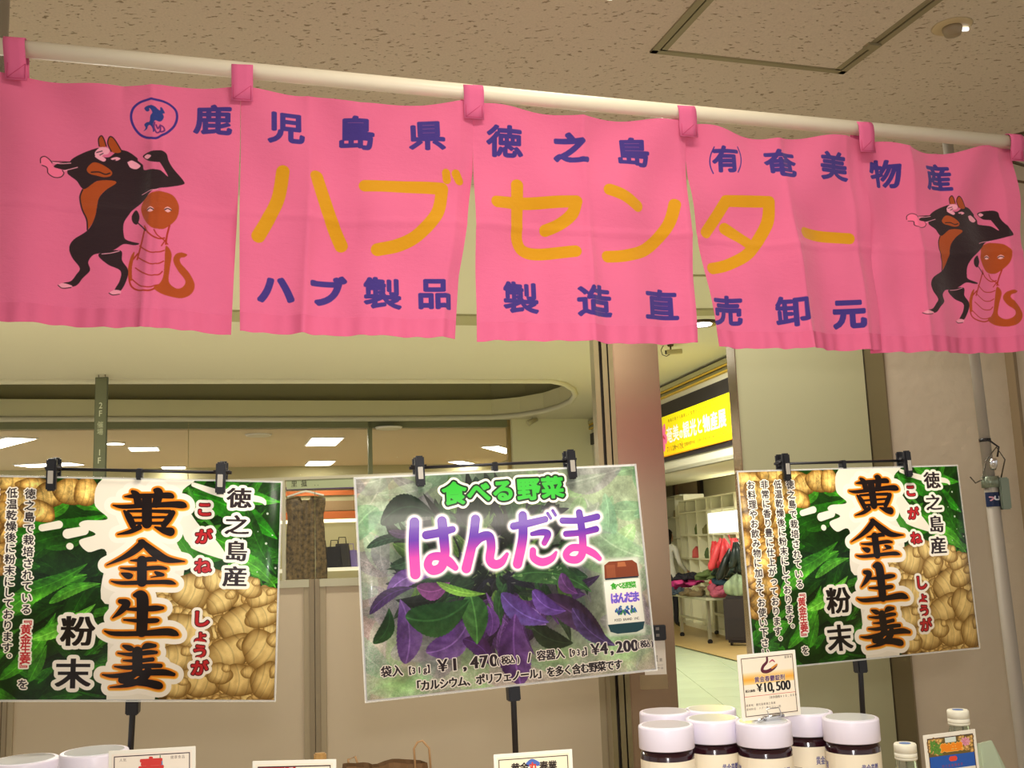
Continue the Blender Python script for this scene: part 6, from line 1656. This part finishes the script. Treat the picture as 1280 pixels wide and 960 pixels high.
# paper bag
bx = float(P(478, 940, 1.74)[0])
pb_ = thing('paper_bag', 'brown kraft paper bag with twisted handle behind the price cards', 'bag', (bx, 1.76, ZTAB))
M_kraft = mat('kraft_paper', '6c4e2e', .8, bump=.3, bscale=30, var=.06, vscale=10)
bm = bmesh.new(); n_ = 14; ring_ = []
hb = float(P(478, 954, 1.76)[2]) - ZTAB
for j in range(5):
    z_ = hb * j / 4; row = []
    for i in range(n_ * 2):
        a = i / n_; x_ = -.07 + .14 * (a if a <= 1 else 2 - a); y_ = -.03 if a < 1 else .03
        if i in (0, n_): y_ = 0
        x_ *= 1 - .0 * j; y_ *= 1 - .12 * j
        z2 = z_ + (.003 * math.sin(x_ * 60) + .0015 * math.sin(x_ * 130) if j == 4 else 0)
        row.append(bm.verts.new((x_ + .003 * math.sin(j * 2 + i), y_ + .003 * math.sin(i * 1.7 + j), z2)))
    ring_.append(row)
for j in range(4):
    for i in range(2 * n_): bm.faces.new((ring_[j][i], ring_[j][(i + 1) % (2 * n_)], ring_[j + 1][(i + 1) % (2 * n_)], ring_[j + 1][i]))
bm.faces.new(ring_[0][::-1])
me = bpy.data.meshes.new('bag_body'); bm.to_mesh(me); bm.free(); me.materials.append(M_kraft)
o = bpy.data.objects.new('bag_body', me); COL.objects.link(o); o.parent = pb_
xh = float(P(519, 940, 1.74)[0]) - bx; xh2 = float(P(538, 940, 1.74)[0]) - bx; zh = float(P(525, 926, 1.74)[2]) - ZTAB
MB().tube([(xh, -.02, hb - .01), (xh - .002, -.02, zh - .012), (xh + .004, -.02, zh - .002), (xh + .012, -.02, zh), (xh2 - .002, -.02, zh - .012), (xh2, -.02, hb - .01)], .0018, 8).build('handle', mat('twisted_paper', 'a8845a', .8), pb_)
MB().tube([(-.06, .02, hb - .01), (-.062, .02, hb + .004), (-.05, .02, hb + .008), (-.044, .02, hb - .01)], .002, 8).build('handle', mat('twisted_paper', 'a8845a', .8), pb_)
xk = float(P(400, 945, 1.6)[0]); zk = float(P(400, 941, 1.6)[2])
wd_ = MB().box(-.009, .009, -.006, .006, 0, zk - ZTAB, bev=.002).build('wooden_scoop', mat('scoop_wood', 'b48c4c', .6, var=.15, vscale=30, stretch=(6, 6, 1)))
wd_.location = (xk, 1.6, ZTAB); wd_.rotation_euler = (0, 0, .3); tag(wd_, 'small pale wooden stick standing left of the paper bag', 'stick')

# PET bottles
M_pet = mat('pet_plastic', 'dfe8dc', .05, trans=.92, ior=1.12)
M_cap = mat('bottle_cap_white', 'eae6d4', .4)
def bottle(label, px, pcap, Y, R_, grp='clear plastic bottles'):
    q = P(px, pcap, Y); Ht = float(q[2]) - ZTAB; x_ = float(q[0])
    t = thing('plastic_bottle', label, 'bottle', (x_, Y, ZTAB), (0, 0, 0), grp)
    k = .014
    MB().lathe([(R_ * .85, 0), (R_, .008), (R_, Ht * .18), (R_ * .96, Ht * .22), (R_, Ht * .26), (R_, Ht - .075), (R_ * .93, Ht - .062), (R_ * .6, Ht - .04), (k * 1.05, Ht - .028), (k, Ht - .024), (k, Ht - .004)], 32).build('bottle_body', M_pet, t)
    MB().lathe([(k * 1.12, Ht - .022), (k * 1.15, Ht - .0195), (k * 1.12, Ht - .019)], 24).build('neck_ring', M_cap, t)
    cp = MB(); cp.lathe([(k * 1.12, Ht - .0185), (k * 1.14, Ht - .018), (k * 1.14, Ht - .013), (k * 1.08, Ht - .0125), (k * 1.14, Ht - .012), (k * 1.14, Ht - .002), (k * 1.05, Ht)], 28); cp.build('cap', M_cap, t)
    MB().lathe([(k * .6, Ht), (k * .58, Ht + .0003)], 20).build('cap_print', mat('cap_blue', '5a78b0', .5), t)
    n_ = 32; MB().add([(R_ * 1.004 * math.cos(2 * math.pi * i / n_), R_ * 1.004 * math.sin(2 * math.pi * i / n_), z_) for z_ in (.03, Ht - .085) for i in range(n_)], [(i, (i + 1) % n_, n_ + (i + 1) % n_, n_ + i) for i in range(n_)], None, True).build('label', mat('bottle_label', 'cfe0d0', .4), t)
bottle('clear plastic bottle with white cap behind the blue-banded price card', 1197, 887, 1.66, .030)
bottle('shorter clear plastic bottle left of the blue-banded price card', 1131, 929, 1.58, .026)
# translucent pouch right of the card
q = P(1243, 940, 1.62)
pc = thing('plastic_pouch', 'pale translucent pouch right of the blue-banded price card', 'pouch', (q[0], 1.62, ZTAB), (0, 0, .4))
hp = float(P(1236, 927, 1.62)[2]) - ZTAB
MB().add([(-.035, -.02, 0), (.035, -.02, 0), (.035, .02, 0), (-.035, .02, 0), (-.03, -.002, hp), (-.005, -.002, hp + .002), (.02, -.002, hp - .045), (.02, .002, hp - .045), (-.005, .002, hp + .002), (-.03, .002, hp)],
         [(3, 2, 1, 0), (0, 1, 6, 5, 4), (3, 9, 8, 7, 2), (1, 2, 7, 6), (0, 4, 9, 3), (4, 5, 8, 9), (5, 6, 7, 8)]).build('pouch_film', mat('pouch_film', 'd4e4cc', .2, trans=.5, ior=1.2), pc)
